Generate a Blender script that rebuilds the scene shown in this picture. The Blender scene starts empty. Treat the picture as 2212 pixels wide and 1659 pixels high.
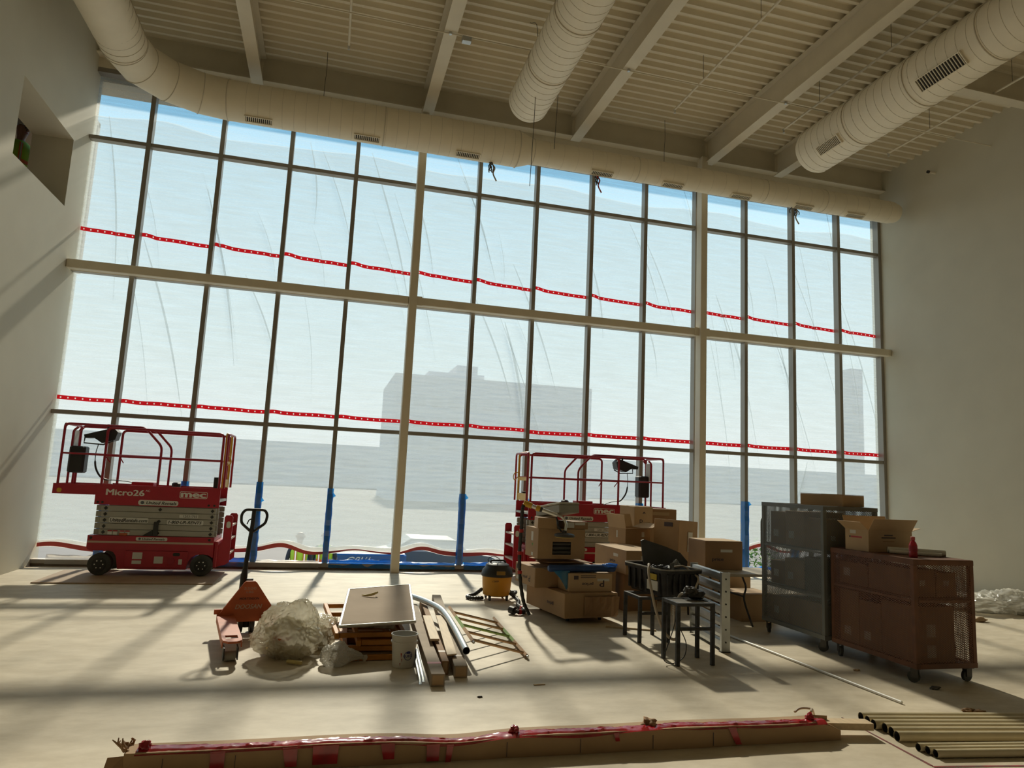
import bpy, math, random
from mathutils import Vector, Matrix, noise
from math import sin, cos, pi, radians

scene = bpy.context.scene
col = scene.collection

# ------------------------------------------------------------------ camera, sky, sun, exposure
cam_d = bpy.data.cameras.new('camera')
cam_d.sensor_fit = 'HORIZONTAL'
cam_d.sensor_width = 36.0
cam_d.lens = 24.3982
cam_d.clip_start = 0.05
cam_d.clip_end = 600
cam = bpy.data.objects.new('camera', cam_d)
col.objects.link(cam)
_yaw, _pitch, _roll = 0.2539, 0.1389, 0.0466
_f = Vector((sin(_yaw) * cos(_pitch), cos(_yaw) * cos(_pitch), sin(_pitch)))
_r = Vector((cos(_yaw), -sin(_yaw), 0))
_u = _r.cross(_f)
_r2 = _r * cos(_roll) + _u * sin(_roll)
_u2 = _u * cos(_roll) - _r * sin(_roll)
_M = Matrix((_r2, _u2, -_f)).transposed().to_4x4()
_M.translation = Vector((4.497, -12.370, 1.620))
cam.matrix_world = _M
scene.camera = cam

world = bpy.data.worlds.new('sky')
scene.world = world
world.use_nodes = True
wn = world.node_tree.nodes
wl = world.node_tree.links
wn.clear()
w_out = wn.new('ShaderNodeOutputWorld')
w_bg = wn.new('ShaderNodeBackground')
w_tc = wn.new('ShaderNodeTexCoord')
w_sep = wn.new('ShaderNodeSeparateXYZ')
w_ramp = wn.new('ShaderNodeValToRGB')
wl.new(w_tc.outputs['Generated'], w_sep.inputs[0])
wl.new(w_sep.outputs['Z'], w_ramp.inputs[0])
wl.new(w_ramp.outputs[0], w_bg.inputs[0])
wl.new(w_bg.outputs[0], w_out.inputs[0])
_e = w_ramp.color_ramp.elements
_e[0].position = 0.0
_e[0].color = (0.98, 1.0, 1.0, 1)
_e[1].position = 1.0
_e[1].color = (0.08, 0.28, 0.62, 1)
_x = _e.new(0.16); _x.color = (0.74, 0.93, 1.0, 1)
_x = _e.new(0.36); _x.color = (0.44, 0.78, 1.0, 1)
_x = _e.new(0.50); _x.color = (0.15, 0.50, 0.80, 1)
w_bg.inputs[1].default_value = 0.98

sun_d = bpy.data.lights.new('sun', 'SUN')
sun_d.energy = 8.0
sun_d.angle = radians(2.4)
sun_d.color = (1.0, 0.89, 0.70)
sun = bpy.data.objects.new('sun', sun_d)
col.objects.link(sun)
_az, _el = radians(5.0), radians(35.5)
_to = Vector((sin(_az) * cos(_el), cos(_az) * cos(_el), sin(_el)))
sun.rotation_euler = _to.to_track_quat('Z', 'Y').to_euler()
sun.location = (6, 30, 25)

vs = scene.view_settings
vs.view_transform = 'Standard'
vs.look = 'None'
vs.gamma = 1.0
vs.use_curve_mapping = False
vs.exposure = 0.33
try:
    scene.cycles.diffuse_bounces = 4
    scene.cycles.adaptive_threshold = 0.045
    scene.cycles.max_bounces = 8
    scene.cycles.transparent_max_bounces = 16
    scene.cycles.caustics_reflective = False
    scene.cycles.caustics_refractive = False
    scene.cycles.sample_clamp_indirect = 4.0
except Exception:
    pass

# ------------------------------------------------------------------ materials
MATS = {}
def mat(name, color, rough=0.6, metal=0.0, var=0.0, scale=6.0, bump=0.0, bscale=40.0, spec=0.5, stretch=None, color2=None, detail=4.0):
    if name in MATS:
        return MATS[name]
    m = bpy.data.materials.new(name)
    m.use_nodes = True
    nt = m.node_tree
    b = nt.nodes['Principled BSDF']
    b.inputs['Base Color'].default_value = (*color, 1)
    b.inputs['Roughness'].default_value = rough
    b.inputs['Metallic'].default_value = metal
    b.inputs['Specular IOR Level'].default_value = spec
    if var or bump or color2:
        tc = nt.nodes.new('ShaderNodeTexCoord')
        mp = nt.nodes.new('ShaderNodeMapping')
        if stretch:
            mp.inputs['Scale'].default_value = stretch
        nt.links.new(tc.outputs['Object'], mp.inputs[0])
    if var or color2:
        n = nt.nodes.new('ShaderNodeTexNoise')
        n.inputs['Scale'].default_value = scale
        n.inputs['Detail'].default_value = detail
        nt.links.new(mp.outputs[0], n.inputs[0])
        r = nt.nodes.new('ShaderNodeValToRGB')
        r.color_ramp.elements[0].position = 0.3
        r.color_ramp.elements[1].position = 0.7
        c2 = color2 if color2 else tuple(min(1, c * (1 + var)) for c in color)
        c1 = color if color2 else tuple(c * (1 - var) for c in color)
        r.color_ramp.elements[0].color = (*c1, 1)
        r.color_ramp.elements[1].color = (*c2, 1)
        nt.links.new(n.outputs[0], r.inputs[0])
        nt.links.new(r.outputs[0], b.inputs['Base Color'])
    if bump:
        n2 = nt.nodes.new('ShaderNodeTexNoise')
        n2.inputs['Scale'].default_value = bscale
        n2.inputs['Detail'].default_value = 4
        nt.links.new(mp.outputs[0], n2.inputs[0])
        bp = nt.nodes.new('ShaderNodeBump')
        bp.inputs['Strength'].default_value = bump
        bp.inputs['Distance'].default_value = 0.01
        nt.links.new(n2.outputs[0], bp.inputs['Height'])
        nt.links.new(bp.outputs[0], b.inputs['Normal'])
    MATS[name] = m
    return m

def plastic(name, color, fac=0.5, trans=(1, 1, 1), gloss=0.06, rough=0.25, streak=0.0, sscale=(2, 2, 2)):
    """thin translucent film: clear transmission, scattered transmission and a little gloss"""
    if name in MATS:
        return MATS[name]
    m = bpy.data.materials.new(name)
    m.use_nodes = True
    nt = m.node_tree
    nt.nodes.clear()
    out = nt.nodes.new('ShaderNodeOutputMaterial')
    tr = nt.nodes.new('ShaderNodeBsdfTransparent')
    tr.inputs[0].default_value = (*trans, 1)
    tl = nt.nodes.new('ShaderNodeBsdfTranslucent')
    tl.inputs[0].default_value = (*color, 1)
    df = nt.nodes.new('ShaderNodeBsdfDiffuse')
    df.inputs[0].default_value = (*color, 1)
    m1 = nt.nodes.new('ShaderNodeMixShader')
    m1.inputs[0].default_value = 0.4
    nt.links.new(tl.outputs[0], m1.inputs[1])
    nt.links.new(df.outputs[0], m1.inputs[2])
    m2 = nt.nodes.new('ShaderNodeMixShader')
    m2.inputs[0].default_value = fac
    nt.links.new(tr.outputs[0], m2.inputs[1])
    nt.links.new(m1.outputs[0], m2.inputs[2])
    last = m2
    if streak:
        tc = nt.nodes.new('ShaderNodeTexCoord')
        tot = None
        for sc in sscale:
            mp = nt.nodes.new('ShaderNodeMapping')
            mp.inputs['Scale'].default_value = sc
            nt.links.new(tc.outputs['Object'], mp.inputs[0])
            n = nt.nodes.new('ShaderNodeTexNoise')
            n.inputs['Scale'].default_value = 1.0
            n.inputs['Detail'].default_value = 1
            nt.links.new(mp.outputs[0], n.inputs[0])
            if tot is None:
                tot = n.outputs[0]
            else:
                a = nt.nodes.new('ShaderNodeMath'); a.operation = 'ADD'
                nt.links.new(tot, a.inputs[0]); nt.links.new(n.outputs[0], a.inputs[1])
                tot = a.outputs[0]
        mr = nt.nodes.new('ShaderNodeMapRange')
        k = len(sscale)
        mr.inputs['From Min'].default_value = 0.3 * k
        mr.inputs['From Max'].default_value = 0.7 * k
        mr.inputs['To Min'].default_value = fac - streak
        mr.inputs['To Max'].default_value = fac + streak
        nt.links.new(tot, mr.inputs['Value'])
        nt.links.new(mr.outputs[0], m2.inputs[0])
    if gloss:
        g = nt.nodes.new('ShaderNodeBsdfGlossy')
        g.inputs['Roughness'].default_value = rough
        m3 = nt.nodes.new('ShaderNodeMixShader')
        m3.inputs[0].default_value = gloss
        nt.links.new(m2.outputs[0], m3.inputs[1])
        nt.links.new(g.outputs[0], m3.inputs[2])
        last = m3
    nt.links.new(last.outputs[0], out.inputs[0])
    MATS[name] = m
    return m

def floor_mat():
    m = mat('concrete', (0.64, 0.57, 0.455), 0.55, var=0.08, scale=1.3, bump=0.06, bscale=9.0, spec=0.25, detail=8)
    nt = m.node_tree
    b = nt.nodes['Principled BSDF']
    old = b.inputs['Base Color'].links[0].from_socket
    tc = nt.nodes.new('ShaderNodeTexCoord')
    mp = nt.nodes.new('ShaderNodeMapping')
    mp.inputs['Rotation'].default_value = (0, 0, 0.5)
    mp.inputs['Scale'].default_value = (1.0, 1.9, 1)
    nt.links.new(tc.outputs['Object'], mp.inputs[0])
    n = nt.nodes.new('ShaderNodeTexNoise')
    n.inputs['Scale'].default_value = 3.0
    n.inputs['Detail'].default_value = 9
    n.inputs['Roughness'].default_value = 0.65
    nt.links.new(mp.outputs[0], n.inputs[0])
    r = nt.nodes.new('ShaderNodeValToRGB')
    r.color_ramp.elements[0].position = 0.36
    r.color_ramp.elements[0].color = (0.88, 0.85, 0.79, 1)
    r.color_ramp.elements[1].position = 0.62
    r.color_ramp.elements[1].color = (1.06, 1.05, 1.02, 1)
    nt.links.new(n.outputs[0], r.inputs[0])
    mx = nt.nodes.new('ShaderNodeMix')
    mx.data_type = 'RGBA'; mx.blend_type = 'MULTIPLY'
    mx.inputs[0].default_value = 1.0
    nt.links.new(old, mx.inputs[6]); nt.links.new(r.outputs[0], mx.inputs[7])
    nt.links.new(mx.outputs[2], b.inputs['Base Color'])
    return m

M_floor = floor_mat()
M_wall = mat('wall_paint', (0.66, 0.62, 0.50), 0.75, var=0.03, scale=1.5, bump=0.05, bscale=60)
M_ceil = mat('deck_paint', (0.82, 0.73, 0.56), 0.7, var=0.05, scale=2)
M_steel = mat('painted_steel', (0.76, 0.68, 0.53), 0.55, var=0.04, scale=3)
M_duct = mat('duct_paint', (0.90, 0.81, 0.64), 0.6, var=0.03, scale=4)
M_seam = mat('duct_seam', (0.66, 0.59, 0.47), 0.6)
M_mull = mat('anodised_frame', (0.30, 0.27, 0.23), 0.4, metal=0.3)
M_dark = mat('dark_gap', (0.03, 0.03, 0.03), 0.7)
M_red = mat('lift_red', (0.42, 0.012, 0.030), 0.35, var=0.08, scale=5)
M_redd = mat('lift_red_tube', (0.36, 0.010, 0.028), 0.35)
M_arm = mat('scissor_grey', (0.40, 0.39, 0.34), 0.45, var=0.05, scale=5)
M_black = mat('black_plastic', (0.018, 0.018, 0.018), 0.45)
M_rubber = mat('grey_rubber', (0.060, 0.062, 0.058), 0.8, var=0.2, scale=12)
M_white = mat('white_print', (0.78, 0.76, 0.72), 0.5)
M_cream = mat('cream_stripe', (0.55, 0.40, 0.32), 0.5)
M_ink = mat('black_print', (0.015, 0.015, 0.018), 0.6)
M_yellow = mat('safety_yellow', (0.70, 0.40, 0.03), 0.45, var=0.06)
M_card = mat('cardboard', (0.42, 0.27, 0.145), 0.8, var=0.09, scale=3, bump=0.03, bscale=30)
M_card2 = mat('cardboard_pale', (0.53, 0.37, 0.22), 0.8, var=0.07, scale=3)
M_cardd = mat('cardboard_brown', (0.33, 0.195, 0.10), 0.8, var=0.1, scale=3)
M_tape = mat('parcel_tape', (0.42, 0.29, 0.16), 0.35)
M_print = mat('carton_print', (0.075, 0.055, 0.06), 0.7)
M_paper = mat('paper_label', (0.66, 0.64, 0.58), 0.7)
M_orange = mat('jack_orange', (0.50, 0.115, 0.035), 0.5, var=0.12, scale=8)
M_wood = mat('pine', (0.62, 0.47, 0.29), 0.65, var=0.13, scale=4, stretch=(8, 1, 8))
M_ply = mat('masonite', (0.40, 0.28, 0.18), 0.7, var=0.08, scale=3)
M_galv = mat('galvanised', (0.50, 0.52, 0.52), 0.35, metal=0.85, var=0.08, scale=10)
M_alu = mat('aluminium', (0.72, 0.72, 0.70), 0.3, metal=0.9)
M_grey = mat('cart_grey', (0.16, 0.165, 0.155), 0.55, var=0.08)
M_rust = mat('cart_brown', (0.135, 0.052, 0.022), 0.6, var=0.2, scale=9)
M_tableblk = mat('dusty_black_steel', (0.035, 0.035, 0.036), 0.6, var=0.5, scale=14)
M_blue = mat('blue_film', (0.015, 0.13, 0.42), 0.3, var=0.25, scale=6)
M_redtape = mat('red_tape', (0.46, 0.008, 0.014), 0.18, var=0.25, scale=14, spec=0.7, bump=0.25, bscale=30)
M_grn = mat('leaf_green', (0.10, 0.22, 0.04), 0.7, var=0.3)
M_hose = mat('tan_hose', (0.50, 0.42, 0.33), 0.6)
M_pvc = mat('tan_pipe', (0.62, 0.53, 0.35), 0.4, var=0.05)
M_whitep = mat('white_plastic', (0.76, 0.75, 0.72), 0.4, var=0.03)

# ------------------------------------------------------------------ mesh helpers
class MB:
    def __init__(s):
        s.v = []; s.f = []
    def add(s, verts, faces):
        o = len(s.v)
        s.v += [tuple(v) for v in verts]
        s.f += [tuple(i + o for i in f) for f in faces]
        return s
    def box(s, x0, x1, y0, y1, z0, z1, M=None):
        v = [Vector((x, y, z)) for z in (z0, z1) for y in (y0, y1) for x in (x0, x1)]
        if M is not None:
            v = [M @ p for p in v]
        return s.add(v, [(0, 2, 3, 1), (4, 5, 7, 6), (0, 1, 5, 4), (2, 6, 7, 3), (0, 4, 6, 2), (1, 3, 7, 5)])
    def bbox(s, x0, x1, y0, y1, z0, z1, b=0.01, M=None):
        """box with chamfered vertical and top edges"""
        def ring(z, i):
            return [(x0 + i + b, y0 + i, z), (x1 - i - b, y0 + i, z), (x1 - i, y0 + i + b, z), (x1 - i, y1 - i - b, z),
                    (x1 - i - b, y1 - i, z), (x0 + i + b, y1 - i, z), (x0 + i, y1 - i - b, z), (x0 + i, y0 + i + b, z)]
        rings = [ring(z0, b * .6), ring(z0 + b * .6, 0), ring(z1 - b * .6, 0), ring(z1, b * .6)]
        v = [Vector(p) for r in rings for p in r]
        if M is not None:
            v = [M @ p for p in v]
        f = [tuple(reversed(range(8))), tuple(range(24, 32))]
        for k in range(3):
            for i in range(8):
                j = (i + 1) % 8
                f.append((k * 8 + i, k * 8 + j, k * 8 + 8 + j, k * 8 + 8 + i))
        return s.add(v, f)
    def prism(s, poly, a, b, axis='y', M=None):
        """polygon extruded along an axis; poly in the two other axes"""
        n = len(poly)
        def P(p, t):
            return Vector((p[0], t, p[1])) if axis == 'y' else (Vector((t, p[0], p[1])) if axis == 'x' else Vector((p[0], p[1], t)))
        v = [P(p, a) for p in poly] + [P(p, b) for p in poly]
        if M is not None:
            v = [M @ p for p in v]
        f = [tuple(range(n)), tuple(reversed(range(n, 2 * n)))]
        for i in range(n):
            j = (i + 1) % n
            f.append((j, i, n + i, n + j))
        return s.add(v, f)
    def tube(s, pts, r, n=8, closed=False, caps=True):
        pts = [Vector(p) for p in pts]
        m = len(pts)
        rs = r if isinstance(r, (list, tuple)) else [r] * m
        rings = []
        prev = None
        for i, p in enumerate(pts):
            if closed:
                t = pts[(i + 1) % m] - pts[(i - 1) % m]
            else:
                t = pts[min(i + 1, m - 1)] - pts[max(i - 1, 0)]
            if t.length < 1e-9:
                t = Vector((0, 0, 1))
            t.normalize()
            if prev is None:
                a = Vector((0, 0, 1)) if abs(t.z) < 0.9 else Vector((1, 0, 0))
                x = t.cross(a).normalized()
            else:
                x = (prev - t * prev.dot(t))
                if x.length < 1e-6:
                    x = t.cross(Vector((0, 1, 0.1)))
                x.normalize()
            prev = x
            y = t.cross(x)
            rings.append([p + (x * cos(2 * pi * k / n) + y * sin(2 * pi * k / n)) * rs[i] for k in range(n)])
        v = [q for rg in rings for q in rg]
        f = []
        cnt = m if closed else m - 1
        for i in range(cnt):
            a = i * n; b = ((i + 1) % m) * n
            for k in range(n):
                l = (k + 1) % n
                f.append((a + k, a + l, b + l, b + k))
        if caps and not closed:
            f.append(tuple(reversed(range(n))))
            f.append(tuple(range((m - 1) * n, m * n)))
        return s.add(v, f)
    def cyl(s, p, q, r, n=16, r2=None):
        return s.tube([p, q], [r, r if r2 is None else r2], n)
    def lathe(s, prof, n=20, c=(0, 0, 0), M=None, cap=True):
        v = []
        for (r, z) in prof:
            for k in range(n):
                p = Vector((c[0] + r * cos(2 * pi * k / n), c[1] + r * sin(2 * pi * k / n), c[2] + z))
                v.append(M @ p if M is not None else p)
        f = []
        m = len(prof)
        for i in range(m - 1):
            for k in range(n):
                l = (k + 1) % n
                f.append((i * n + k, i * n + l, (i + 1) * n + l, (i + 1) * n + k))
        if cap:
            f.append(tuple(reversed(range(n))))
            f.append(tuple(range((m - 1) * n, m * n)))
        return s.add(v, f)
    def quad(s, a, b, c, d):
        return s.add([a, b, c, d], [(0, 1, 2, 3)])
    def slab(s, corners, t):
        """four corners lifted by thickness t along their normal"""
        c = [Vector(p) for p in corners]
        nrm = (c[1] - c[0]).cross(c[3] - c[0]).normalized() * t
        v = c + [p + nrm for p in c]
        return s.add(v, [(3, 2, 1, 0), (4, 5, 6, 7), (0, 1, 5, 4), (1, 2, 6, 5), (2, 3, 7, 6), (3, 0, 4, 7)])
    def build(s, name, m, parent=None, smooth=False, label=None):
        me = bpy.data.meshes.new(name)
        me.from_pydata(s.v, [], s.f)
        me.materials.append(m)
        if smooth:
            me.polygons.foreach_set('use_smooth', [True] * len(me.polygons))
            try:
                me.set_sharp_from_angle(angle=radians(38))
            except Exception:
                pass
        me.update()
        o = bpy.data.objects.new(name, me)
        col.objects.link(o)
        if parent is not None:
            o.parent = parent
        if label:
            o['label'] = label
        return o

def tag(o, label, cat, group=None):
    o['label'] = label
    o['category'] = cat
    if group:
        o['group'] = group
    return o
def thing(name, label, cat, loc=(0, 0, 0), rz=0.0, group=None):
    o = bpy.data.objects.new(name, None)
    o.empty_display_size = 0.1
    col.objects.link(o)
    o.location = loc
    o.rotation_euler = (0, 0, rz)
    return tag(o, label, cat, group)
def struct(o):
    o['kind'] = 'structure'
    return o
def copy_tree(o, parent=None):
    c = o.copy()
    col.objects.link(c)
    c.parent = parent
    for ch in list(o.children):
        copy_tree(ch, c)
    return c
def child_copy(o, parent, loc):
    c = o.copy()
    col.objects.link(c)
    c.parent = parent
    c.location = loc
    return c

_dg = None
def text(name, s, m, parent, origin, right, up, width=None, height=None, bold=0.0, shear=0.0, depth=0.001, align='L'):
    bold = min(bold, 0.05)
    """flat lettering as a mesh: origin at the lower left, along right / up vectors"""
    cu = bpy.data.curves.new(name, 'FONT')
    cu.body = s
    cu.size = 1.0
    cu.offset = 0.0
    cu.shear = shear
    cu.extrude = 0.0
    cu.resolution_u = 3
    o = bpy.data.objects.new(name, cu)
    me = bpy.data.meshes.new_from_object(o)
    xs = [v.co.x for v in me.vertices]; ys = [v.co.y for v in me.vertices]
    x0, x1, y0, y1 = min(xs), max(xs), min(ys), max(ys)
    sy = height / (y1 - y0) if height else None
    sx = width / (x1 - x0) if width else sy
    if sy is None:
        sy = sx
    right = Vector(right).normalized(); up = Vector(up).normalized()
    nrm = right.cross(up)
    O = Vector(origin)
    off = -(x1 - x0) * sx * 0.5 if align == 'C' else 0.0
    for v in me.vertices:
        v.co = O + right * ((v.co.x - x0) * sx + off) + up * ((v.co.y - y0) * sy) + nrm * depth
    if bold:      # heavier strokes: the same outline laid down again a hair to either side
        n0 = len(me.vertices)
        vs_ = [v.co.copy() for v in me.vertices]
        fs_ = [tuple(p.vertices) for p in me.polygons]
        allv, allf = [], []
        for q, (dx, dy) in enumerate(((-1, 0), (0, 0), (1, 0), (0, .6), (0, -.6))):
            d = right * (dx * bold * sx) + up * (dy * bold * sy) + nrm * (q * .00006)
            allf += [tuple(i + len(allv) for i in f) for f in fs_]
            allv += [v + d for v in vs_]
        m2 = bpy.data.meshes.new(name)
        m2.from_pydata(allv, [], allf)
        bpy.data.objects.remove(o)
        bpy.data.meshes.remove(me)
        me = m2
        o = None
    me.materials.clear()
    me.materials.append(m)
    if o is not None:
        bpy.data.objects.remove(o)
    ob = bpy.data.objects.new(name, me)
    col.objects.link(ob)
    ob.parent = parent
    return ob

def arc(c, r, a0, a1, n, plane='xz', k=0.0):
    out = []
    for i in range(n + 1):
        a = a0 + (a1 - a0) * i / n
        p, q = r * cos(a), r * sin(a)
        out.append((c[0] + p, k, c[1] + q) if plane == 'xz' else ((c[0] + p, c[1] + q, k) if plane == 'xy' else (k, c[0] + p, c[1] + q)))
    return out
def bend(pts, r=0.08, n=5):
    """polyline with rounded corners"""
    pts = [Vector(p) for p in pts]
    out = [pts[0]]
    for i in range(1, len(pts) - 1):
        a, b, c = pts[i - 1], pts[i], pts[i + 1]
        d1 = (a - b); d2 = (c - b)
        rr = min(r, d1.length * .49, d2.length * .49)
        p1 = b + d1.normalized() * rr
        p2 = b + d2.normalized() * rr
        for k in range(n + 1):
            t = k / n
            out.append(p1 * (1 - t) ** 2 + b * (2 * t * (1 - t)) + p2 * t ** 2)
    out.append(pts[-1])
    return out
def smooth_path(pts, sub=6):
    """Catmull-Rom through the points"""
    P = [Vector(p) for p in pts]
    P = [P[0] * 2 - P[1]] + P + [P[-1] * 2 - P[-2]]
    out = []
    for i in range(1, len(P) - 2):
        for k in range(sub):
            t = k / sub
            a, b, c, d = P[i - 1], P[i], P[i + 1], P[i + 2]
            out.append(0.5 * ((2 * b) + (c - a) * t + (2 * a - 5 * b + 4 * c - d) * t * t + (3 * b - a - 3 * c + d) * t ** 3))
    out.append(P[-2])
    return out

# ------------------------------------------------------------------ the room shell
XL, XR, YB = 0.245, 16.06, -17.0
ZD = 8.885                     # underside of the flat of the roof deck
S = 1.15                       # mullion spacing

floor = struct(MB().box(-4.0, 17.5, YB - .3, 0.30, -0.25, 0.0).build('floor', M_floor))

# left wall with a deep rectangular opening high up near the windows
oy0, oy1, oz0, oz1 = -2.44, -0.58, 5.53, 6.62
wl_ = MB()
wl_.box(-0.33, XL, YB, oy0, 0, ZD)
wl_.box(-0.33, XL, oy1, 0.30, 0, ZD)
wl_.box(-0.33, XL, oy0, oy1, 0, oz0)
wl_.box(-0.33, XL, oy0, oy1, oz1, ZD)
wall_left = struct(wl_.build('wall_left', M_wall))
wall_right = struct(MB().box(XR, XR + .25, YB, 0.30, 0, ZD).build('wall_right', M_wall))
wall_back = struct(MB().box(-0.33, XR + .25, YB - .25, YB, 0, ZD).build('wall_back', M_wall))
# the small upper room behind the opening
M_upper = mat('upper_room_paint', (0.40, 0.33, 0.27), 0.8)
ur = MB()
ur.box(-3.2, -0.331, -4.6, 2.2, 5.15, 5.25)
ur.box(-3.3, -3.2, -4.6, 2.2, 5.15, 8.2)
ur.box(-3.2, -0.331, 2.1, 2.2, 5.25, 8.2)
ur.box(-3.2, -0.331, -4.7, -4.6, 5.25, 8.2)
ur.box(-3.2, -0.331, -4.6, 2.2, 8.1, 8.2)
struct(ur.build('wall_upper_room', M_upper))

# roof deck: flat pans with downward ribs, every rib its own piece
ceiling = struct(MB().box(-0.33, XR + .25, YB - .25, 0.45, ZD, ZD + .12).build('ceiling', M_ceil))
rib_me = MB().prism([(-0.055, ZD), (-0.028, ZD - .075), (0.028, ZD - .075), (0.055, ZD)], XL, XR, axis='x')
rib0 = rib_me.build('deck_rib', M_ceil, ceiling)
rib0.location = (0, -0.36, 0)
for i in range(1, 82):
    child_copy(rib0, ceiling, (0, -0.36 - 0.2 * i, 0))

def ibeam(L, depth, bf, tf=0.022, tw=0.016):
    """I-section along +y from 0 to L, bottom at z=0"""
    b = MB()
    b.box(-bf / 2, bf / 2, 0, L, 0, tf)
    b.box(-tw / 2, tw / 2, 0, L, tf, depth - tf)
    b.box(-bf / 2, bf / 2, 0, L, depth - tf, depth)
    return b
ZBM = 8.28
names = ['roof beam nearest the left wall, above the duct elbow',
         'roof beam above the first tall column from the left',
         'roof beam between the middle duct and the second tall column',
         'roof beam meeting the second tall column, left of the grilled duct',
         'roof beam half hidden behind the grilled right-hand duct']
for (bx, lb) in zip((2.80, 5.79, 8.70, 11.62, 13.28), names):
    t = thing('roof_beam', 'off-white steel ' + lb, 'beam', (bx, YB, ZBM), 0, 'roof beams running to the window wall')
    L = -0.20 - YB
    MB().box(-.10, .10, 0, L, 0, .022).build('bottom_flange', M_steel, t)
    MB().box(-.008, .008, 0, L, .022, ZD - .075 - ZBM - .022).build('web', M_steel, t)
    MB().box(-.10, .10, 0, L, ZD - .075 - ZBM - .022, ZD - .0755 - ZBM).build('top_flange', M_steel, t)
    e = MB(); e.box(-.06, .06, L + .0005, L + .014, .12, .45)
    ep = e.build('end_plate', M_steel, t)
    bb = MB()
    for dz in (.18, .26, .34):
        bb.cyl((-.04, L + .014, dz), (-.04, L + .024, dz), .012, 6)
        bb.cyl((.04, L + .014, dz), (.04, L + .024, dz), .012, 6)
    bb.build('bolt', M_steel, ep)
t = thing('edge_beam', 'off-white steel edge beam along the head of the window wall', 'beam', (XL, -0.08, 8.40))
MB().box(0, XR - XL, -.10, .10, 0, .022).build('bottom_flange', M_steel, t)
MB().box(0, XR - XL, .0, .016, .022, ZD - 8.40).build('web', M_steel, t)
t = thing('cross_beam', 'short off-white cross beam between the grilled duct and the right wall', 'beam', (13.39, -3.92, 8.30))
MB().box(0, XR - 13.39, -.09, .09, 0, .02).build('bottom_flange', M_steel, t)
MB().box(0, XR - 13.39, -.008, .008, .02, .509).build('web', M_steel, t)

# ------------------------------------------------------------------ window wall
win = bpy.data.objects.new('window_1', None); col.objects.link(win); struct(win)
ZT1, ZT3, ZS0 = 6.985, 2.38, 0.105
MW = 0.036
mull = MB().box(-MW, MW, 0.0, 0.15, ZS0, 8.14).build('mullion', M_mull, win)
mull.location = (S, 0, 0)
for k in range(2, 14):
    child_copy(mull, win, (S * k, 0, 0))
child_copy(mull, win, (XR - MW - .001, 0, 0)).name = 'jamb'
xs = [XL + .001] + [S * k for k in range(1, 14)] + [XR - 2 * MW]
for zt in (ZT1, 4.70, ZT3):
    for i in range(14):
        a = xs[i] + (MW if i else 0) + .0005
        b = xs[i + 1] - (MW if i < 13 else 0) - .0005
        MB().box(a, b, 0.012, 0.14, zt - .032, zt + .032).build('transom', M_mull, win)
MB().box(XL, XR, -0.005, 0.16, ZS0 - .06, ZS0 - .0005).build('sill_frame', M_mull, win)
MB().box(XL, XR, -0.002, 0.16, 8.1405, 8.22).build('head_frame', M_mull, win)
M_curb = mat('curb_concrete', (0.20, 0.16, 0.12), 0.85, var=0.2, scale=8)
struct(MB().box(XL, XR, 0.02, 0.29, 0.0005, ZS0 - .061).build('trim_1', M_curb))
struct(MB().box(XL, XR, 0.0, 0.10, 8.2205, ZD - .001).build('wall_front', M_steel))

# two tall columns and the girts between them
for (cx, lb) in ((5.75, 'off-white square steel column nearer the left scissor lift'), (11.50, 'off-white square steel column behind the cardboard boxes on the table')):
    t = thing('steel_column', lb, 'column', (cx, -0.20, 0), 0, 'tall window columns')
    MB().bbox(-.068, .068, -.10, .10, 0.0, 8.398, .008).build('shaft', M_steel, t)
for (a, b, lb) in ((XL, 5.682, 'horizontal steel girt across the windows behind the left lift'),
                   (5.818, 11.432, 'horizontal steel girt across the windows between the two columns'),
                   (11.568, XR, 'horizontal steel girt across the windows beside the right wall')):
    t = thing('wall_girt', lb, 'beam', (a, -0.15, 4.73), 0, 'horizontal window girts')
    MB().bbox(.0, b - a, -.07, .07, -.07, .07, .012).build('tube', M_steel, t)
    for xx in (0.0005, b - a - .10):
        if 5.6 < a + xx < 11.6:
            MB().box(xx, xx + .099, -.085, -.0705, -.082, .082).build('clip_plate', M_steel, t)

# outside: the overhang, the ground, hazy buildings
struct(MB().box(-2, 18, 0.45, 0.95, 8.20, 8.9).build('trim_2', M_steel))
M_ground = mat('ground_outside', (0.085, 0.082, 0.078), 0.9, var=0.15, scale=0.4)
struct(MB().box(-160, 260, 0.31, 320, -1.8, -1.55).build('ground', M_ground))
M_bld = mat('far_masonry', (0.56, 0.55, 0.58), 0.9, var=0.05)
M_bldw = mat('far_window', (0.40, 0.42, 0.46), 0.3)
def far_building(label, x0, x1, y, z1, floors, bays, depth=20, extra=None, m=M_bld):
    t = thing('distant_building', label, 'building', ((x0 + x1) / 2, y, -1.55))
    w = (x1 - x0) / 2
    MB().box(-w, w, 0, depth, 0, z1 + 1.55).build('walls', m, t)
    if extra:
        for (a, b, h0, h1) in extra:
            MB().box(a, b, 4, depth - 4, h0 + 1.5505, h1 + 1.55).build('roof_house', m, t)
    wm = None
    fh = (z1 - 1) / floors
    for i in range(floors):
        for j in range(bays):
            xx = -w + (j + .5) * 2 * w / bays
            zz = 1.3 + i * fh
            if wm is None:
                wm = MB().box(-w / bays * .6, w / bays * .6, -.08, -.001, 0, fh * .5).build('window', M_bldw, t)
                wm.location = (xx, 0, zz)
            else:
                child_copy(wm, t, (xx, 0, zz))
    return t
far_building('wide grey building seen hazily through the middle of the sheeting', 12.4, 40.3, 80, 15.2, 5, 12, extra=[(-9, -1, 15.2, 16.4), (-5, -2, 16.4, 17.6)])
far_building('narrow distant tower seen hazily beside the right wall', 84.4, 86.6, 80, 22, 7, 2, depth=2.5)
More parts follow.
